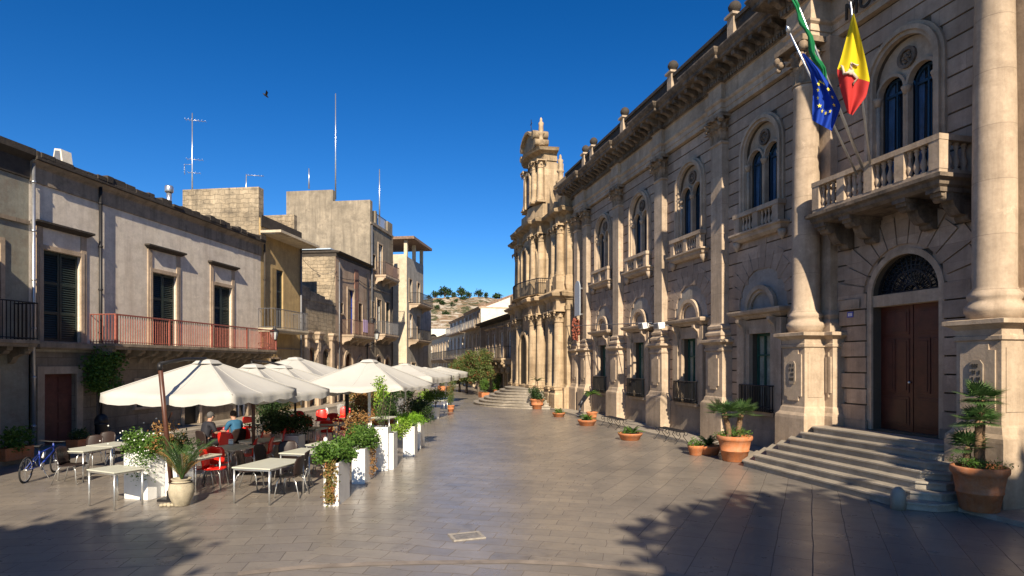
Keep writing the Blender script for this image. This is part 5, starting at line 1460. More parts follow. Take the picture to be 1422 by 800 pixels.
def trough(px, py, w, d, h, label, mat, leafmat, lh, rz=RA, n=700, size=.12, group=None):
    p = at(px, py); o = thing('trough_planter', label, 'planter', (p.x, p.y, 0), rz, group)
    m = MB(); m.prism([(-w*.92, 0), (w*.92, 0), (w, h), (w*.93, h), (w*.9, h-.06), (-w*.9, h-.06), (-w*.93, h), (-w, h)], 'y', -d, d)
    m.box(-w, w, -d-.02, -d, h*.0+.01, h); m.box(-w, w, d, d+.02, .01, h); m.build('box', M[mat], o)
    m = MB(); bush(m, (0, 0, h+lh*.45), w*1.05, d*1.4, lh*.6, n, size, 9, low=h-.05); m.build('foliage', M[leafmat], o); return o
trough(672, 552, .7, .3, .42, 'terracotta trough of bright green plants left of the church steps', 'terracotta', 'leaf', .9)
trough(613, 542, .6, .3, .45, 'terracotta trough of bushy green plants further down the street, nearer the umbrellas', 'terracotta', 'leaf', 1.3)
trough(625, 543, .5, .3, .45, 'terracotta trough of green plants beside the red-tinged street bushes', 'terracotta', 'leaf', 1.2)
o = potted('potted_shrub', 689, 546, .3, .38, 'small terracotta pot with upright leaves by the dark palace wall', pt=at(689, 547))
m = MB(); bush(m, (0, 0, 1.0), .4, .4, .75, 600, .14, 9, low=.35); m.build('leaves', M['leaf'], o)
o = potted('potted_shrub', 626, 572, .22, .38, 'terracotta pot with a tall narrow reddish green shrub in the street', pt=at(626, 572))
m = MB(); bush(m, (0, 0, 1.15), .27, .27, .85, 1500, .085, 14, low=.35, wide=.3); m.build('leaves', M['oleander'], o)
m = MB(); m.tube([(0, 0, .3), (0, 0, 1.6)], .018, 5); m.build('stem', M['bark'], o)

# benches
def bench(px, py, L_, label, group='wrought iron benches'):
    p = at(px, py); o = thing('iron_bench', label, 'bench', (p.x, p.y, 0), RA, group)
    m = MB()
    for k in range(9): m.tube([(-L_/2, -.20+.05*k, .42+.015*cos(k*.8)), (L_/2, -.20+.05*k, .42+.015*cos(k*.8))], .008, 4, False)
    for k in range(int(L_/.1)+1): x = -L_/2+k*.1; m.tube([(x, -.21, .425), (x, .21, .425)], .006, 4, False)
    m.build('seat', M['iron'], o)
    for x in (-L_/2+.12, 0, L_/2-.12):
        for s in (-1, 1):
            m = MB(); m.tube([(x, 0, .42), (x, s*.10, .38), (x, s*.05, .25), (x, s*.16, .12), (x, s*.26, .0), (x, s*.30, .03)], .013, 5)
            m.tube([(x, s*.18, .42), (x, s*.22, .34), (x, s*.14, .27), (x, s*.09, .33)], .011, 5); m.build('leg', M['iron'], o)
bench(932, 613, 1.75, 'scrolled black iron bench between the wide bowl and the spiky cycad')
bench(852, 594, 1.9, 'scrolled black iron bench further along, left of the wide low bowl')
# ------------------------------------------------------------------ café furniture
def make_table(w, d, label, loc, rz, group='pale café tables', h=.72):
    o = thing('cafe_table', label, 'table', loc, rz, group)
    m = MB(); m.box(-w/2, w/2, -d/2, d/2, h-.028, h); m.build('tabletop', M['table'], o, bevel=.008)
    m = MB(); e = .03
    for s in (-1, 1):
        m.box(-w/2+e, w/2-e, s*(d/2-e)-.012, s*(d/2-e)+.012, h-.06, h-.029); m.box(s*(w/2-e)-.012, s*(w/2-e)+.012, -d/2+e+.014, d/2-e-.014, h-.06, h-.029)
    m.build('frame', M['alu'], o)
    for a, b in ((-1, -1), (1, -1), (1, 1), (-1, 1)):
        m = MB(); x, y = a*(w/2-.035), b*(d/2-.035); m.tube([(x, y, 0), (x, y, h-.03)], .019, 8); m.build('leg', M['alu'], o)
    return o
def shell_chair(name, label, mat, loc, rz, group, arms=False):
    """moulded shell on four splayed metal legs; the sitter looks along -y"""
    o = thing(name, label, 'chair', loc, rz, group); H = .43
    m = MB(); rg = []
    prof = [(-.23, H-.012), (-.20, H+.008), (-.10, H-.004), (.05, H-.012), (.14, H), (.19, H+.03)]
    for y, z in prof:
        w = .225 if y < .1 else .21
        rg.append([(-w, y, z+.012), (-w*.6, y, z), (0, y, z-.006), (w*.6, y, z), (w, y, z+.012)])
    top = rg[:]; bot = [[(a, b, c-.016) for a, b, c in r] for r in rg]
    m.loft([t+list(reversed(b)) for t, b in zip(top, bot)], closed=True, cap0=True, cap1=True, smooth=True)
    m.build('seat', M[mat], o)
    m = MB(); rg = []
    for i in range(9):
        t = i/8; z = H+.02+.40*t; y = .185+.035*t+.035*t*t; w = (.17+.06*sin(pi*min(1, t*.62+.15)))*(1 if t < .85 else 1-.9*(t-.85))
        row_ = [(w*cx, y-.045*abs(cx)**1.8+(.0), z+(-.03*abs(cx)**2 if t > .8 else 0)) for cx in (-1, -.75, -.4, 0, .4, .75, 1)]
        rg.append(row_+[(a, b+.014, c) for a, b, c in reversed(row_)])
    m.loft(rg, closed=True, cap0=True, cap1=True, smooth=True); m.build('backrest', M[mat], o)
    for sx in (-1, 1):
        m = MB(); m.tube([(sx*.17, -.15, H-.02), (sx*.20, -.20, H-.10), (sx*.235, -.25, 0)], .0125, 7); m.build('leg', M['alu'], o)
        m = MB(); m.tube([(sx*.17, .12, H-.02), (sx*.20, .19, H-.10), (sx*.235, .29, 0)], .0125, 7); m.build('leg', M['alu'], o)
    m = MB()
    for y in (-.15, .12): m.tube([(-.17, y, H-.022), (.17, y, H-.022)], .011, 6)
    m.build('seat_frame', M['alu'], o)
    if arms:
        for sx in (-1, 1):
            m = MB(); m.tube([(sx*.2, .22, H+.22), (sx*.25, .05, H+.215), (sx*.25, -.14, H+.20), (sx*.23, -.18, H+.02)], .014, 6); m.build('armrest', M[mat], o)
    return o
def slat_chair(label, loc, rz, group):
    """white tubular chair with an open back"""
    o = thing('metal_chair', label, 'chair', loc, rz, group); H = .44
    m = MB()
    for k in range(5): m.box(-.2, .2, -.2+k*.085, -.2+k*.085+.065, H, H+.012)
    m.build('seat', M['whitemetal'], o)
    m = MB(); m.tube([(-.19, .2, H), (-.19, .25, .84), (0, .27, .88), (.19, .25, .84), (.19, .2, H)], .013, 6)
    for k in range(4): m.tube([(-.11+k*.073, .21, H), (-.11+k*.073, .26, .86)], .008, 5)
    m.build('backrest', M['whitemetal'], o)
    for a, b in ((-1, -1), (1, -1), (1, 1), (-1, 1)):
        m = MB(); m.tube([(a*.19, b*.19, H), (a*.21, b*.22, 0)], .013, 6); m.build('leg', M['whitemetal'], o)
    return o
GT = 'pale rectangular café tables'
def T(px, py, rz, w, d, label, z=.72, proto=[]):
    c = at(px, py, z)
    return make_table(w, d, label, (c.x, c.y, 0), radians(rz), GT)
T(375, 643, -14, .86, 1.22, 'long pale café table in front with brown chairs, nearest the first tall white planter')
T(118, 623, -14, .80, .80, 'pale square table nearest the blue bicycle, pushed against another one')
T(157, 616.5, -14, .80, .80, 'pale square table joined between the bicycle-side table and the wide white planter')
T(161, 650.5, -26, .86, .60, 'small pale table standing alone in front of the wide white planter')
T(319, 620.5, -20, .80, .90, 'pale table with red chairs and a small napkin holder, under the near umbrella')
T(270, 633, -14, .78, .80, 'pale table behind the sandstone urn beside the red chairs')
T(362, 610.5, -14, .8, .8, 'pale table behind the napkin holder table, red chairs around it')
T(424, 626, -14, .8, .9, 'pale table with dark chairs right behind the long front table')
T(433, 594, -14, .75, .75, 'grey-looking table among red chairs left of the black umbrella pole')
T(467, 587.5, -14, .8, .9, 'pale table with red chairs directly left of the tall white planter row')
T(453, 615.5, -14, .75, .75, 'pale table with a small white jar behind the ivy planter')
T(361, 587.5, -14, .8, .8, 'far pale table by the house wall with dark glasses on it')
T(401, 581, -14, .9, .9, 'far pale table right of the dark potted shrubs')
T(503, 592, -14, .8, .8, 'pale table partly hidden behind the tallest white planter')
T(534, 579, -14, .8, .8, 'pale table behind the lime green plant')
T(604, 555.5, -8, 1.3, .8, 'grey street table beyond the two white pots')
T(643, 551, -4, .9, .8, 'grey street table behind the tall narrow potted shrub') if False else None
def at_table(px, py, z=.72): c = at(px, py, z); return Vector((c.x, c.y, 0))
rng = random.Random(21)
red0 = shell_chair('red_chair', 'bright red chair with its back to the square at the napkin holder table', 'redplastic', (0, 0, 0), 0, 'glossy red café chairs')
def RC(px, py, rz, label, first=[1]):
    p = at(px, py)
    if first: first.pop(); red0.location = (p.x, p.y, 0); red0.rotation_euler = (0, 0, radians(rz)); red0['label'] = label; return red0
    return dup(red0, (p.x, p.y, 0), radians(rz), label)
RC(302, 668, 185, 'brightest red chair turned away from the near corner of the napkin holder table')
RC(281, 676, 110, 'red chair side-on nearest the sandstone urn')
RC(296, 677, 96, 'red chair side-on just right of the one nearest the urn')
RC(343, 655, -75, 'red chair at the right side of the napkin holder table, the nearer one')
RC(352, 643, -70, 'red chair at the right side of the napkin holder table, the further one')
RC(318, 640, 175, 'red chair tucked at the far side of the napkin holder table')
RC(345, 631, 160, 'red chair behind the blue-shirted person')
RC(384, 636, -70, 'red chair left of the square white tub, seen from the side')
RC(392, 630, -75, 'second red chair against the square white tub')
RC(349, 610, 170, 'red chair by the house wall behind the seated people')
RC(305, 634, 20, 'red chair between the two seated people')
RC(413, 606, 90, 'red chair left of the grey-looking table')
RC(420, 600, 60, 'red chair at the far left corner of the grey-looking table')
RC(446, 598, 10, 'lit red chair behind the grey-looking table')
RC(455, 617, 185, 'dark-shaded red chair backed towards the square between the two red tables')
RC(478, 613, 200, 'red chair backed towards the black umbrella pole')
RC(484, 603, -80, 'red chair right of the black umbrella pole, the nearer one')
RC(478, 592, 0, 'red chair right of the black umbrella pole, the further one')
RC(366, 652, -80, 'red chair just left of the second dark chair row')
RC(400, 618, 190, 'red chair in front of the square white tub')
RC(462, 603, 200, 'red chair backed towards the square between the grey-looking table and the black umbrella pole')
RC(433, 610, 150, 'red chair in front of the grey-looking table')
brown0 = shell_chair('brown_chair', '', 'brownplastic', (0, 0, 0), 0, 'dark brown café chairs')
def BC(px, py, rz, label, first=[1]):
    p = at(px, py)
    if first: first.pop(); brown0.location = (p.x, p.y, 0); brown0.rotation_euler = (0, 0, radians(rz)); brown0['label'] = label; return brown0
    return dup(brown0, (p.x, p.y, 0), radians(rz), label)
BC(99, 671, 95, 'dark brown chair nearest the blue bicycle')
BC(346, 680, 95, 'dark brown chair at the left side of the long front table')
BC(371, 668, 80, 'dark brown chair tucked under the far left of the long front table')
BC(404, 689, -95, 'dark brown chair nearest the camera at the right side of the long front table')
BC(413, 679, -85, 'second dark brown chair at the right side of the long front table')
BC(440, 668, -80, 'dark brown chair between the long front table and the ivy planter')
BC(450, 655, -80, 'dark brown chair behind the ivy planter')
BC(398, 662, 10, 'dark brown chair at the head of the long front table, its rounded back showing')
BC(166, 651, -80, 'dark brown chair between the joined tables and the wide white planter')
BC(143, 643, 0, 'dark brown chair behind the joined tables, beside the black bin')
BC(125, 650, 0, 'dark brown chair half hidden beneath the joined tables')
BC(300, 622, 80, 'dark chair by the wall behind the seated people')
BC(372, 612, 100, 'dark chair at the far table by the wall')
wh0 = slat_chair('white metal chair left of the black umbrella pole, the nearer one', (0, 0, 0), 0, 'white metal chairs by the planters')
p = at(462, 594); wh0.location = (p.x, p.y, 0); wh0.rotation_euler = (0, 0, radians(120))
for (x, y, rz, lb) in ((478, 588, 60, 'white metal chair directly behind the black umbrella pole'), (490, 591, -60, 'white metal chair right of the black umbrella pole'), (499, 586, -100, 'white metal chair by the white umbrella pole'),
                       (578, 580, 90, 'white metal chair left of the two white pots'), (590, 577, 200, 'white metal chair touching the smaller white pot'), (523, 583, 170, 'white metal chair behind the tall thin lime plant')):
    p = at(x, y); dup(wh0, (p.x, p.y, 0), radians(rz), lb)
# things on the tables
def on_table(name, px, py, label, cat, mk):
    c = at(px, py, .72); o = thing(name, label, cat, (c.x, c.y, .72)); mk(o); return o
def holder(o):
    m = MB(); m.box(-.06, .06, -.03, .03, 0, .10); m.build('case', M['chrome'], o, bevel=.01); m = MB(); m.box(-.055, .055, -.02, .02, .10, .13); m.build('napkins', M['white'], o)
def jar(o):
    m = MB(); m.lathe([(.045, 0), (.055, .06), (.04, .1)], 0, 0, 12); m.build('jar', M['white'], o)
    m = MB(); m.lathe([(.04, .1), (.03, .12), (.005, .125)], 0, 0, 12); m.build('lid', M['alu'], o)
on_table('napkin_holder', 321, 617, 'small metal napkin holder on the table by the red chairs', 'napkin holder', holder)
on_table('sugar_jar', 262, 632, 'small white jar on the table behind the urn', 'jar', jar)
on_table('sugar_jar', 452, 613, 'small white jar on the table behind the ivy planter', 'jar', jar)
on_table('sugar_jar', 456, 585, 'small white jar on the red-chair table left of the black umbrella pole', 'jar', jar)
on_table('sugar_jar', 399, 579, 'small white jar on the far table right of the dark potted shrubs', 'jar', jar)

# ------------------------------------------------------------------ umbrellas
def canopy(m, w, zt, ze, val=.16, sag=.17, scal=.05, n=16):
    """square cloth: four panels sagging between the ribs, with a hanging scalloped valance"""
    h = w/2
    per = []
    cs = [(-h, -h), (h, -h), (h, h), (-h, h)]
    for k in range(4):
        a, b = cs[k], cs[(k+1) % 4]
        for i in range(n):
            t = i/n; per.append(((a[0]*(1-t)+b[0]*t), (a[1]*(1-t)+b[1]*t), t))
    rings = []
    for j in range(9):
        s = j/8; s_ = .04+.96*s; r = []
        for x, y, t in per:
            e = abs(sin(pi*t)); pull = 1-.07*e*s
            z = zt+(ze-zt)*s**1.05-sag*e*sin(pi*s*.8)*.9+.04*e*s
            r.append((x*s_*pull, y*s_*pull, z))
        rings.append(r)
    last = rings[-1]; v1 = []; v2 = []
    for (x, y, z), (_, _, t) in zip(last, per):
        wv = 1+.018*sin(t*pi*8)
        v1.append((x*1.004*wv, y*1.004*wv, z-val*.5)); v2.append((x*1.008*wv, y*1.008*wv, z-val*(1-.0)-scal*abs(sin(t*pi*4))))
    rings += [v1, v2]
    m.loft(rings, closed=True, cap0=True, smooth=True)
    for k in range(4):          # taped seams over the ribs
        m.tube([Vector(rings[j][k*n])+Vector((0, 0, .006)) for j in range(9)], .013, 5)
        m.tube([Vector(rings[j][k*n+n//2])+Vector((0, 0, .003)) for j in range(9)], .006, 4)
def umbrella(px_apex, Y, w, rz, label, kind, zt=2.86, ze=2.12, pole_px=None, val=.16):
    X = (px_apex-CX)/FPX*Y; o = thing('cafe_umbrella', label, 'umbrella', (X, Y, 0), radians(rz), 'cream café umbrellas')
    m = MB(); canopy(m, w, zt, ze, val); c = m.build('canopy', M['canvas'], o, recalc=False)
    s = MB(); k_ = .22
    s.loft([[(a*.02, b*.02, zt+.05) for a, b in ((-1, -1), (1, -1), (1, 1), (-1, 1))], [(a*k_*.7, b*k_*.7, zt+.02) for a, b in ((-1, -1), (1, -1), (1, 1), (-1, 1))], [(a*k_, b*k_, zt-.05) for a, b in ((-1, -1), (1, -1), (1, 1), (-1, 1))]], closed=True, cap0=True)
    s.build('top_vent', M['canvas'], c, recalc=False)
    for a in range(4):
        t = radians(45+90*a); m = MB(); m.tube([(0, 0, zt-.04), (cos(t)*w*.70, sin(t)*w*.70, ze-.02)], .012, 5); m.build('rib', M['wood'] if kind == 'arm' else M['whitemetal'], o)
    return o, X
def rot_local(o, P):          # world point into the umbrella's frame
    a = -o.rotation_euler.z; d = (P[0]-o.location.x, P[1]-o.location.y); return (d[0]*cos(a)-d[1]*sin(a), d[0]*sin(a)+d[1]*cos(a), P[2])
def arm_pole(o, foot, knee, tip, mat1='wood', mat2='iron'):
    f, k, t = (rot_local(o, q) for q in (foot, knee, tip))
    m = MB(); m.tube([f, k], .045, 8); m.build('pole', M[mat1], o)
    m = MB(); m.tube([k, ((k[0]+t[0])/2, (k[1]+t[1])/2, (k[2]+t[2])/2+.04), t, (t[0]+.01, t[1], t[2]-.14)], .035, 8)
    mid = tuple(k[i]*.55+f[i]*.45 for i in range(3)); q = tuple(k[i]*.45+t[i]*.55 for i in range(3)); m.tube([k, (k[0], k[1], k[2]-.12)], .05, 8); m.build('arm', M[mat2], o)
    m = MB(); m.tube([mid, (mid[0]+(t[0]-k[0])*.12, mid[1]+(t[1]-k[1])*.12, mid[2]+.25)], .02, 6); m.build('strut', M[mat1], o)
    m = MB(); m.box(f[0]-.2, f[0]+.2, f[1]-.2, f[1]+.2, 0.002, .05); m.box(f[0]-.08, f[0]+.08, f[1]-.08, f[1]+.08, .05, .2); m.build('base', M['iron'], o)
def wp(px, py, Y): return Vector(((px-CX)/FPX*Y, Y, HC+(HY-py)/FPX*Y))
o, X = umbrella(288, 13.5, 2.78, -6, 'nearest cream cantilever umbrella hung from a red-brown wooden pole and black arm', 'arm', 2.80, 2.14)
arm_pole(o, (wp(240, 500, 12.35)[0], 12.35, 0), tuple(wp(222, 505, 11.95)), tuple(wp(286, 498.5, 13.5)))
o, X = umbrella(352, 15.6, 2.8, -8, 'low cream umbrella directly right of the nearest one, mostly overlapped by it', 'post', 2.70, 2.04)
m = MB(); m.tube([(0, 0, 0), (0, 0, 2.6)], .04, 8); m.build('pole', M['wood'], o); m = MB(); m.box(-.35, .35, -.35, .35, .002, .08); m.build('base', M['iron'], o)
o, X = umbrella(393, 18.6, 3.2, -9, 'cream cantilever umbrella with a black arm above its top, left of the wide white-poled one', 'arm', 2.66, 2.0)
arm_pole(o, (wp(352, 500, 19.8)[0], 19.8, 0), tuple(wp(350, 501, 19.8)), tuple(wp(394, 508, 18.6)))
o, X = umbrella(410, 21.0, 3.9, -9, 'third cream umbrella, the one standing close to the ochre house', 'post', 2.93, 2.15)
m = MB(); m.tube([(0, 0, 0), (0, 0, 2.85)], .04, 8); m.build('pole', M['iron'], o); m = MB(); m.box(-.35, .35, -.35, .35, .002, .08); m.build('base', M['iron'], o)
o, X = umbrella(513, 18.6, 3.1, -9, 'wide cream umbrella with a white pole above the row of tall white planters', 'post', 2.84, 2.10, val=.08)
m = MB(); m.tube([(0, 0, 0), (0, 0, 2.78)], .05, 8); m.build('pole', M['whitemetal'], o); m = MB(); m.box(-.35, .35, -.35, .35, .002, .08); m.build('base', M['whitemetal'], o)
bp = wp(482, 500, 19.6); 
o = thing('black_post', 'black post standing between the red chairs and the white chairs', 'post', (bp[0], 19.6, 0)); m = MB(); m.tube([(0, 0, 0), (0, 0, 2.3)], .06, 10); m.build('pole', M['iron'], o); m = MB(); m.box(-.3, .3, -.3, .3, .002, .07); m.build('base', M['iron'], o)
o, X = umbrella(563, 29.0, 3.6, -9, 'smaller cream umbrella further down the street behind the wide one', 'post', 2.72, 2.15, val=.25)
m = MB(); m.tube([(0, 0, 0), (0, 0, 2.65)], .04, 8); m.build('pole', M['whitemetal'], o); m = MB(); m.box(-.3, .3, -.3, .3, .002, .08); m.build('base', M['whitemetal'], o)
for i, (px, Y, lb) in enumerate(((590, 36, 'furthest but one cream umbrella where the street narrows'), (611, 44, 'furthest cream umbrella where the street narrows'))):
    o, X = umbrella(px, Y, 3.4, -8, lb, 'post', 2.5, 2.1, val=.3); m = MB(); m.tube([(0, 0, 0), (0, 0, 2.4)], .04, 8); m.build('pole', M['wood'], o)

# ------------------------------------------------------------------ white planters and their plants
def box_planter(name, px, py, w, d, h, label, rz=0, group=None, mat='white'):
    """(px, py) is the near left bottom corner"""
    p = at(px, py); o = thing(name, label, 'planter', (p.x+w/2*cos(rz)-d/2*sin(rz), p.y+d/2*cos(rz)+w/2*sin(rz), 0), rz, group)
    m = MB(); m.box(-w/2, w/2, -d/2, d/2, 0, h-.05); t = .02
    for s in (-1, 1):
        m.box(s*(w/2)-t*(s > 0), s*(w/2)+t*(s < 0), -d/2, d/2, h-.052, h); m.box(-w/2+t, w/2-t, s*(d/2)-t*(s > 0), s*(d/2)+t*(s < 0), h-.0515, h-.0005)
    m.build('box', M[mat], o)
    m = MB(); m.box(-w/2+t, w/2-t, -d/2+t, d/2-t, h-.05, h-.02); m.build('soil', M['soil'], o); return o
GP = 'tall white box planters edging the café'
random.seed(31)
o = box_planter('white_planter', 449.5, 703, .285, .82, .83, 'nearest white box planter with dry ivy trailing down its front', 0, GP)
m = MB(); bush(m, (.0, -.05, .98), .30, .55, .20, 2600, .06, 16, low=.75, wide=.75); m.build('foliage', M['leaf'], o)
m = MB()
for k in range(900):
    t = random.random(); z = .85-.85*t*.95; leafset(m, Vector((-.01+random.gauss(0, .045)*(1.2-t*.4), -.45+random.gauss(0, .02), z)), .055, 1, .7)
m.build('trailing_stems', leafy('mixed_dry_ivy', (.10,.14,.03), (.30,.16,.06), (.45,.20,.08)), o)
o = box_planter('white_planter', 488.5, 672, .30, 1.15, .80, 'second white box planter from the front, with tangled green and reddish plants', 0, GP)
m = MB(); bush(m, (-.12, .1, .98), .42, .70, .28, 3000, .065, 22, low=.7, wide=.5); m.build('foliage', M['leaf'], o)
m = MB(); bush(m, (-.2, .3, 1.25), .6, .7, .3, 500, .06, 8, low=.7, wide=.5); m.build('red_tips', M['leafdry'], o)
m = MB()
for k in range(350): leafset(m, Vector((.19, random.uniform(-.2, .3), random.uniform(.1, .8))), .05, 1, .6)
m.build('trailing_stems', M['leafdry'], o)
o = box_planter('white_planter', 520, 654, .34, .40, 1.12, 'tallest white box planter, holding bare thin stems with fresh leaves', 0, GP)
m = MB(); st = MB()
for k in range(9):
    a = random.uniform(0, 6.28); r_ = .1; h_ = random.uniform(.5, 1.0); b0 = Vector((cos(a)*r_, sin(a)*r_, 1.1)); e = b0+Vector((cos(a)*.12, sin(a)*.12, h_)); st.tube([b0, (b0+e)/2+Vector((.02, 0, 0)), e], .006, 4)
    for q in range(26): leafset(m, b0.lerp(e, random.uniform(.2, 1)), .06, 1, .45)
st.build('stems', M['bark'], o); m.build('leaves', M['leaf'], o)
m = MB(); bush(m, (-.05, 0, 2.0), .17, .17, .36, 420, .08, 7, low=1.2); m.build('pale_leaves', M['leaflime'], o)
o = box_planter('white_planter', 539.5, 652, .13, .55, .94, 'slim white box planter tucked right behind the tallest one', 0, GP)
m = MB(); bush(m, (.12, .35, .95), .28, .3, .22, 700, .08, 8, low=.5); m.build('foliage', M['leaflime'], o)
o = box_planter('white_planter', 559.7, 633.5, .34, .6, .88, 'white box planter with a bright feathery green mound', 0, GP)
m = MB(); bush(m, (-.02, 0, .98), .42, .46, .20, 3600, .075, 14, low=.72, wide=.2); m.build('foliage', leafy('feathery_green', (.12,.28,.015), (.22,.40,.03)), o)
o = box_planter('white_planter', 578.5, 623, .13, .9, .86, 'slim white box planter furthest along the café edge, under a dark shrub', 0, GP)
m = MB(); bush(m, (.05, .0, 1.2), .40, .5, .36, 3000, .07, 12, low=.8); m.build('foliage', M['leafdark'], o)
m = MB(); bush(m, (-.4, .1, 1.25), .35, .4, .22, 600, .06, 7, low=.9); m.build('red_tips', M['oleander'], o)
o = box_planter('white_planter', 172, 692, .62, .42, .92, 'wide white box planter overflowing with flowering green plants, in front of the nearest umbrella', -.30, None)
m = MB(); bush(m, (.12, .05, 1.06), .48, .36, .26, 3800, .055, 20, low=.75, wide=.5); m.build('foliage', M['leaf'], o)
m = MB()
for k in range(500): leafset(m, Vector((.18+random.gauss(0, .16), -.27+random.gauss(0, .05), .92-abs(random.gauss(0, .22)))), .05, 1, .4)
m.build('trailing_stems', M['leaf'], o)
m = MB()
for k in range(46): m.ball((random.gauss(.05, .33), random.gauss(-.05, .25), 1.25+random.gauss(0, .12)), .016, 5, 4)
for k in range(46): m.ball((.2+random.gauss(0, .15), -.32, .8+random.gauss(0, .12)), .012, 5, 4)
m.build('flowers', M['flower'], o)
m = MB(); bush(m, (.45, 0, 1.2), .3, .3, .3, 500, .06, 8, low=.8); m.build('red_tips', M['leafdry'], o)
o = box_planter('white_planter', 229, 689, .34, .42, .9, 'white box planter half hidden between the wide one and the sandstone urn', -.2, None)
m = MB(); bush(m, (0, 0, 1.0), .34, .34, .28, 1300, .07, 9, low=.7); m.build('foliage', M['leafdark'], o)
o = box_planter('white_planter', 391, 634, .52, .45, .62, 'square white tub with dark shrubs standing among the red chairs', -.1, None)
m = MB(); bush(m, (-.45, .2, .95), .8, .4, .30, 2600, .10, 16, low=.5); m.build('foliage', M['leafdark'], o)
# sandstone urn with a young palm
o = potted('stone_urn', 252, 703, .235, .53, 'round-bellied sandstone urn with a thin young palm by the red chairs', 'urn', 'urn', 'urn', pt=at(252, 702))
m = MB(); 
for k in range(11): frond(m, Vector((0, 0, .5)), k*2.4, random.uniform(.8, 1.25), random.uniform(1.05, 1.45), .25, 22, .22, .008, stiff=1.0)
m.build('fronds', M['leafpalm'], o)
m = MB()
for k in range(7): frond(m, Vector((0, 0, .5)), k*2.4+1, random.uniform(.5, .95), random.uniform(1.0, 1.4), .3, 18, .16, .007, stiff=1.0)
m.build('dry_fronds', M['leafdry'], o)
m = MB(); m.tube([(0, 0, .45), (.03, 0, .75), (.0, 0, 1.0)], [.02, .014, .01], 6); m.build('stem', M['bark'], o)
m = MB()
for k in range(7): m.ball((-.28+.05*k, -.05+.03*(k % 3), .03), .05, 6, 5, (1, 1, .7))
p = at(243, 703); s_ = m.build('stones', M['urn']); s_.location = (p.x+.05, p.y, 0); tag(s_, 'pile of pale stones at the foot of the sandstone urn', 'stones', kind='stuff')
# white conical pots down the street
o = potted('white_pot', 604.8, 581, .27, .57, 'white tapering pot with a small ball-headed tree, nearer the street centre', 'cone', 'white', 'potted plant', pt=at(604.8, 581))
m = MB(); m.tube([(0, 0, .5), (.02, 0, .85)], .03, 6); m.build('stem', M['bark'], o); m = MB(); bush(m, (0, 0, 1.15), .50, .45, .30, 1800, .13, 12, low=.7, wide=.25); m.build('foliage', M['leaf'], o)
o = potted('white_pot', 589, 574, .25, .5, 'white tapering pot with orange-green leaves, further left of the ball-headed one', 'cone', 'white', 'potted plant', pt=at(589, 573))
m = MB(); bush(m, (0, 0, .85), .42, .42, .35, 900, .12, 10, low=.5); m.build('foliage', M['leaflime'], o)
# dense greenery behind the planters
def shrub_pot(px, py, r, h, n, size, lm, label, mat='terracotta', lump=12, wide=.42):
    o = potted('potted_shrub', px, py, .24, .34, label, 'cone', mat, 'potted plant', pt=at(px, py))
    m = MB(); bush(m, (0, 0, .3+h*.5), r, r, h*.5, n, size, lump, low=.2, wide=wide); m.build('foliage', M[lm], o); return o
shrub_pot(505, 603, .55, 1.5, 2200, .11, 'leafdry', 'tall reddish dry-looking shrub beside the white umbrella pole')
shrub_pot(522, 596, .6, 1.6, 2400, .12, 'leafdark', 'tall dark shrub right of the white umbrella pole')
shrub_pot(541, 590, .7, 1.7, 2400, .12, 'leafdark', 'tall dark shrub beneath the right corner of the wide umbrella')
shrub_pot(493, 590, .6, 1.5, 1800, .11, 'oleander', 'reddish shrub left of the white umbrella pole')
shrub_pot(556, 575, .8, 1.9, 2200, .14, 'leafdark', 'big dark shrub under the smaller far umbrella')
shrub_pot(388, 590, .5, 1.3, 1600, .11, 'leafdark', 'dark shrub by the wall behind the square white tub')
shrub_pot(372, 600, .5, 1.1, 1500, .11, 'leafdark', 'dark shrub behind the blue-shirted person')
o = thing('grey_screen', 'plain grey panel standing behind the planters under the wide umbrella', 'screen', tuple(at(547, 588)), -.1)
m = MB(); m.box(-.45, .45, -.02, .02, .25, 1.15); m.build('panel', M['greyiron'], o)
m = MB(); m.tube([(-.42, 0, 0), (-.42, 0, .3)], .02, 6); m.tube([(.42, 0, 0), (.42, 0, .3)], .02, 6); m.build('feet', M['iron'], o)

# ------------------------------------------------------------------ along the lilac house
def climber(u_, v_, z0, z1, r, n, label):
    p = lw(u_, v_); o = thing('climbing_plant', label, 'plant', (p.x, p.y, .14), LA)
    m = MB(); m.tube([(0, 0, 0), (.03, 0, z0*.5), (.05, 0, z0+.5)], [.04, .03, .02], 6); m.tube([(.02, 0, .5), (-.05, .02, z0*.7), (-.2, .05, z0+.6)], .015, 5); m.build('stem', M['bark'], o)
    m = MB(); bush(m, (.0, .12, (z0+z1)/2), r, .34, (z1-z0)/2, n, .10, 20, low=z0*.8, wide=.7); m.build('foliage', M['leaf'], o)
    m = MB(); bush(m, (-.1, .2, (z0+z1)/2+.2), r*1.1, .3, (z1-z0)/2.6, n//3, .10, 12, low=z0*.8, wide=.7); m.build('young_leaves', M['leaf'], o); return o
random.seed(41)
climber(L(140, .5), .4, 1.6, 3.0, .62, 2300, 'leafy climbing plant trained up the corner between red door and balcony')
p = at(141, 621); o = thing('litter_bin', 'black domed litter bin against the lilac house wall', 'bin', (p.x, p.y, .0))
m = MB(); m.lathe([(.17, 0), (.19, .03), (.19, .72), (.205, .74), (.205, .80)], 0, 0, 20); m.build('body', M['iron'], o)
m = MB(); m.lathe([(.205, .80), (.20, .92), (.15, 1.03), (.08, 1.09), (.01, 1.10)], 0, 0, 20); m.build('lid', M['iron'], o)
m = MB(); m.box(-.1, .1, -.212, -.19, .80, .90); m.build('slot', M['rubber'], o)
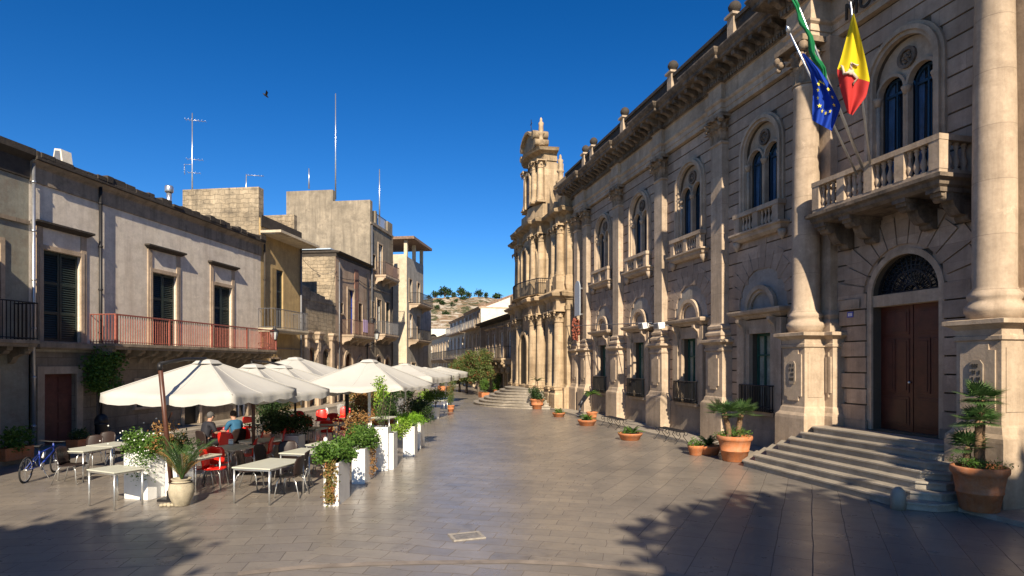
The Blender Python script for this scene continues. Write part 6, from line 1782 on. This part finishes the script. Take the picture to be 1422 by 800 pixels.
def tub(px, py, w, h, label, lm, lh, n):
    p = at(px, py, .14); o = thing('trough_planter', label, 'planter', (p.x, p.y, .14), LA)
    m = MB(); m.prism([(-w*.9, 0), (w*.9, 0), (w, h), (w*.9, h), (w*.88, h-.05), (-w*.88, h-.05), (-w*.9, h), (-w, h)], 'y', -.18, .18); m.box(-w, w, -.2, -.18, .01, h); m.box(-w, w, .18, .2, .01, h); m.build('box', M['terracotta'], o)
    m = MB(); bush(m, (0, 0, h+lh*.4), w*1.05, .25, lh*.6, n, .10, 9, low=h-.05); m.build('foliage', M[lm], o)
tub(19, 638, .42, .34, 'terracotta trough of green leaves behind the blue bicycle', 'leaf', .45, 900)
tub(111, 622, .3, .28, 'dark small trough with a cactus-like plant right of the red door', 'leafdark', .3, 300)
o = potted('potted_shrub', 123, 622, .1, .16, 'tiny terracotta pot with orange-green stems right of the red door', 'cone', pt=at(123, 621)); m = MB(); bush(m, (0, 0, .32), .1, .1, .2, 200, .06, 5, low=.1); m.build('leaves', M['leafdry'], o)
# bicycle
pr_, pf_ = at(33, 671), at(78, 655)
ln = (pf_-pr_); ang = atan2(ln.y, ln.x); D = ln.length; s_ = .97/1.02
o = thing('bicycle', 'blue bicycle leaning on its stand by the pavement in front of the red door', 'bicycle', pr_+ln*.5, ang)
WR = .275*1.05; hb = D/2*.93
def wheel(x):
    m = MB(); m.tube([(x+WR*cos(2*pi*k/28), 0, WR+.0+WR*sin(2*pi*k/28)) for k in range(29)], .021, 6, caps=False); w_ = m.build('wheel', M['rubber'], o)
    m = MB(); m.tube([(x+(WR-.03)*cos(2*pi*k/28), 0, WR+(WR-.03)*sin(2*pi*k/28)) for k in range(29)], .010, 5, caps=False); m.build('rim', M['alu'], w_)
    m = MB()
    for k in range(16): a = k*pi/8; m.tube([(x, .02*(-1)**k, WR), (x+(WR-.03)*cos(a), 0, WR+(WR-.03)*sin(a))], .0025, 3, False)
    m.tube([(x, -.05, WR), (x, .05, WR)], .02, 6); m.build('spokes', M['alu'], w_)
wheel(-hb); wheel(hb)
bb = (-.06*D/1.0, 0, WR*.98); sx_ = (-.18, 0, .66); hx = (hb-.20, 0, .68)
m = MB(); m.tube([bb, sx_], .017, 6); m.tube([bb, (hb-.17, 0, .56)], .02, 6); m.tube([(sx_[0]+.01, 0, .6), hx], .017, 6)
for s in (-.04, .04):
    m.tube([(-hb, s, WR), (bb[0], s*.5, bb[2])], .010, 5); m.tube([(-hb, s, WR), (sx_[0]+.02, s*.5, .58)], .009, 5); m.tube([(hb, s, WR), (hb-.13, s*.8, .56)], .012, 5)
m.tube([(hb-.15, 0, .53), (hb-.22, 0, .76)], .02, 6); m.build('frame', M['bikeblue'], o)
m = MB(); m.prism([(sx_[0]-.14, -.06), (sx_[0]-.14, .06), (sx_[0]+.02, .03), (sx_[0]+.13, .012), (sx_[0]+.13, -.012), (sx_[0]+.02, -.03)], 'z', .77, .80); m.tube([sx_, (sx_[0]-.02, 0, .775)], .012, 6); m.build('saddle', M['rubber'], o, bevel=.008)
m = MB(); q = (hb-.23, 0, .80); m.tube([(q[0]-.03, -.28, q[2]+.02), (q[0]+.02, -.1, q[2]), (q[0]+.02, .1, q[2]), (q[0]-.03, .28, q[2]+.02)], .014, 6); m.tube([(hb-.22, 0, .76), (q[0]+.02, 0, q[2])], .016, 6); m.build('handlebar', M['iron'], o)
m = MB(); m.lathe([(.005, -.008), (.09, -.008), (.09, .008), (.005, .008)], 0, 0, 20); me_ = m
m2 = MB(); m2.v = [(a+bb[0], c-.05, b+bb[2]) for a, b, c in m.v]; m2.f = m.f; m2.sm = m.sm
m2.tube([(bb[0], -.06, bb[2]), (bb[0]+.10, -.07, bb[2]-.13), (bb[0]+.10, -.13, bb[2]-.13)], .009, 5); m2.tube([(bb[0], .06, bb[2]), (bb[0]-.10, .07, bb[2]+.13), (bb[0]-.10, .13, bb[2]+.13)], .009, 5); m2.build('crank', M['alu'], o)
m = MB(); m.tube([(.02, 0, .46), (.10, 0, .60)], .03, 8); m.build('bottle', M['white'], o)
m = MB(); m.tube([(bb[0], -.02, .27), (bb[0]-.05, -.24, 0)], .009, 5); m.build('stand', M['alu'], o)
o.rotation_euler = (radians(4), 0, ang)

# ------------------------------------------------------------------ people
def skinned(name, verts, edges, radii, mat, parent, root=0, sub=2):
    me = bpy.data.meshes.new(name); me.from_pydata([tuple(v) for v in verts], edges, []); me.materials.append(mat)
    o = bpy.data.objects.new(name, me); link(o, parent)
    m = o.modifiers.new('skin', 'SKIN'); m.use_smooth_shade = True
    if not me.skin_vertices: 
        pass
    lay = me.skin_vertices[0].data if me.skin_vertices else None
    if lay is None:
        return o
    for i, r in enumerate(radii): lay[i].radius = (r, r) if not isinstance(r, tuple) else r
    lay[root].use_root = True
    s = o.modifiers.new('sub', 'SUBSURF'); s.levels = sub; s.render_levels = sub
    return o
def seated(px, py, rz, label, shirt, hair, lean=.12, armf=.3):
    """a seated figure looking along -y of its own frame; the seat is at .43"""
    p = at(px, py); o = thing('person', label, 'person', (p.x, p.y, 0), radians(rz))
    V = [(0, .05, .50), (0, .06, .68), (0, .05-lean*.3, .88), (0, .03-lean*.6, 1.02), (0, .0-lean*.7, 1.08), (0, -.03-lean*.8, 1.17), (0, -.04-lean*.8, 1.26)]
    R = [(.15, .12), (.13, .10), (.15, .11), (.11, .08), .055, .082, .078]
    E = [(0, 1), (1, 2), (2, 3), (3, 4), (4, 5), (5, 6)]
    for s in (-1, 1):
        n = len(V)
        V += [(s*.10, -.02, .49), (s*.13, -.42, .50), (s*.13, -.44, .10), (s*.13, -.52, .045)]; R += [.085, .062, .045, .038]
        E += [(0, n), (n, n+1), (n+1, n+2), (n+2, n+3)]
        n = len(V)
        V += [(s*.19, .03-lean*.6, 1.0), (s*.25, .0-lean, .76), (s*.20, -.22-lean, .74), (s*.17, -.30-lean, .75)]; R += [.06, .046, .036, .03]
        E += [(3, n), (n, n+1), (n+1, n+2), (n+2, n+3)]
        for f in range(4):
            k = len(V); V += [(s*(.145+.017*f), -.35-lean, .748), (s*(.148+.015*f), -.385-lean+.006*abs(f-1), .735)]; R += [.010, .008]; E += [(n+3, k), (k, k+1)]
        k = len(V); V += [(s*.135, -.325-lean, .755)]; R += [.011]; E += [(n+3, k)]
    skinned('body', V, E, R, M['skin'], o)
    Vs = [(0, .05, .50), (0, .06, .68), (0, .05-lean*.3, .88), (0, .03-lean*.6, 1.01), (0, .0-lean*.66, 1.05)]; Rs = [(.175, .145), (.155, .125), (.175, .13), (.13, .10), .07]
    Es = [(0, 1), (1, 2), (2, 3), (3, 4)]
    for s in (-1, 1):
        n = len(Vs); Vs += [(s*.19, .03-lean*.6, 1.0), (s*.25, .0-lean, .77)]; Rs += [.074, .062]; Es += [(3, n), (n, n+1)]
    skinned('shirt', Vs, Es, Rs, M[shirt], o)
    Vt = [(0, .05, .50)]; Rt = [(.17, .13)]; Et = []
    for s in (-1, 1):
        n = len(Vt); Vt += [(s*.10, -.03, .49), (s*.13, -.42, .50), (s*.13, -.44, .12)]; Rt += [.10, .078, .062]; Et += [(0, n), (n, n+1), (n+1, n+2)]
    skinned('trousers', Vt, Et, Rt, M['trousers'], o)
    h = Vector((0, -.04-lean*.8, 1.235)); m = MB(); m.ball((0, h.y+.02, h.z+.025), .105, 14, 10, (.86, 1.0, 1.02)); m.build('hair', M[hair], o)
    m = MB(); m.ball((0, h.y-.092, h.z-.03), .018, 6, 5, (.8, 1.2, 1.5)); 
    for s in (-1, 1): m.ball((s*.084, h.y-.0, h.z-.03), .02, 6, 5, (.5, 1, 1.5))
    m.build('nose_and_ears', M['skin'], o)
    m = MB()
    for s in (-1, 1): m.ball((s*.032, h.y-.083, h.z-.005), .011, 6, 5)
    m.build('eyes', M['iron'], o)
    for s in (-1, 1):
        m = MB(); m.ball((s*.13, -.52, .045), .05, 8, 6, (.9, 2.2, .85)); m.build('shoe', M['iron'], o)
    return o
seated(327, 634, -125, 'seated person in a blue shirt with brown hair, seen from behind at a red chair', 'blueshirt', 'hair_brown')
BC(327, 634, -125, 'dark chair under the person in the blue shirt')
seated(287, 638, 150, 'seated person in a dark jacket with grey hair, by the house wall', 'darkcoat', 'hair_grey')
BC(287, 638, 150, 'dark chair under the person in the dark jacket')

# ------------------------------------------------------------------ street trees, hill trees, trees behind the viewpoint
def tree(name, label, loc, trunk_h, r, crown, n, size, lm, seed=1, group=None, cat='tree', tr=.14, lumps=24, wide=.42):
    rnd = random.Random(seed); o = thing(name, label, cat, loc, 0, group)
    m = MB(); top = Vector((0, 0, trunk_h)); m.tube([(0, 0, 0), (r*.03, 0, trunk_h*.5), tuple(top)], [tr, tr*.75, tr*.6], 8)
    for k in range(7):
        a = k*2.4; e = top+Vector((cos(a)*r*.6, sin(a)*r*.6, crown*rnd.uniform(.3, .8))); m.tube([tuple(top), tuple(top.lerp(e, .5)+Vector((0, 0, .1*crown))), tuple(e)], [tr*.5, tr*.3, tr*.12], 6)
    m.build('trunk', M['bark'], o)
    m = MB(); bush(m, (0, 0, trunk_h+crown*.5), r, r, crown*.5, n, size, lumps, rnd, wide, low=trunk_h*.6); m.build('crown', M[lm], o); return o
p = at(664, 549); tree('street_tree', 'largest round bushy street tree, green with rusty tips, before the gabled row', (p.x, p.y, 0), 1.1, 1.25, 2.5, 7000, .17, 'oleander', 5, 'street trees beyond the church steps')
p = at(649, 547); tree('street_tree', 'bushy street tree just left of the largest one', (p.x-.2, p.y+1.5, 0), 1.0, 1.0, 2.2, 5000, .17, 'oleander', 6, 'street trees beyond the church steps')
p = at(636, 545); tree('street_tree', 'reddish flowering street tree, lowest and furthest left of the bushy group', (p.x, p.y+1.5, 0), 0.8, 1.1, 2.0, 5000, .17, 'oleander', 7, 'street trees beyond the church steps')
m = MB(); rnd = random.Random(8); 
hill_spots = [(596, 421, 320, 3.2), (605, 420, 318, 4), (617, 420, 316, 4.4), (628, 419, 315, 3.6), (640, 418, 316, 4.6), (652, 419, 318, 4.2), (664, 419, 320, 3.5), (676, 418, 322, 5), (690, 416, 322, 4.4),
              (600, 440, 285, 2.6), (612, 452, 262, 3.2), (622, 436, 290, 3.0), (634, 446, 275, 2.4), (607, 462, 240, 3.3), (618, 468, 232, 2.8), (596, 458, 250, 2.6), (645, 432, 300, 2.5), (629, 459, 255, 2.5)]
words = ['at the left end of the skyline', 'second from the left on the skyline', 'third from the left on the skyline', 'small one left of the skyline middle', 'in the middle of the skyline', 'right of the skyline middle', 'small one towards the right of the skyline', 'tallest one above the gabled roofs', 'rightmost one above the gabled roofs',
         'high on the left slope', 'halfway down the slope', 'high in the middle of the slope', 'mid slope above the row houses', 'low on the slope by the grey house', 'lowest on the slope', 'at the left edge of the slope', 'highest below the skyline on the right', 'low slope above the awnings']
for (px, py, Y, r_), wd in zip(hill_spots, words):
    X = (px-CX)/FPX*Y; z = HH(X, Y); r_ *= .45*(.6+.9*((px*37+py*11) % 10)/10)
    if py < 425:
        best = max(range(200, 415, 4), key=lambda q: (HH((px-CX)/FPX*q, q)-HC)/q); Y = best; X = (px-CX)/FPX*Y; z = HH(X, Y); r_ *= 1.0
    tree('hill_tree', 'dark green round tree '+wd, (X, Y, z-.4), r_*.35, r_, r_*1.25, 420, r_*.34, 'leafdark', int(px*7+py), 'scattered trees on the hill', tr=.3, lumps=5, wide=.8)
# two broad trees stand behind the viewpoint and shade the foreground
tree('plaza_tree', 'broad tree standing behind the viewpoint on the town hall side', (8.3, -10.9, 0), 6.4, 5.0, 5.6, 52000, .48, 'leafdark', 15, tr=.3, lumps=110, wide=.75)
tree('plaza_tree', 'broad tree standing behind the viewpoint on the café side', (-5.3, -8.3, 0), 6.5, 1.9, 4.6, 16000, .42, 'leafdark', 16, tr=.3, lumps=40, wide=.75)
bpy.context.view_layer.update()
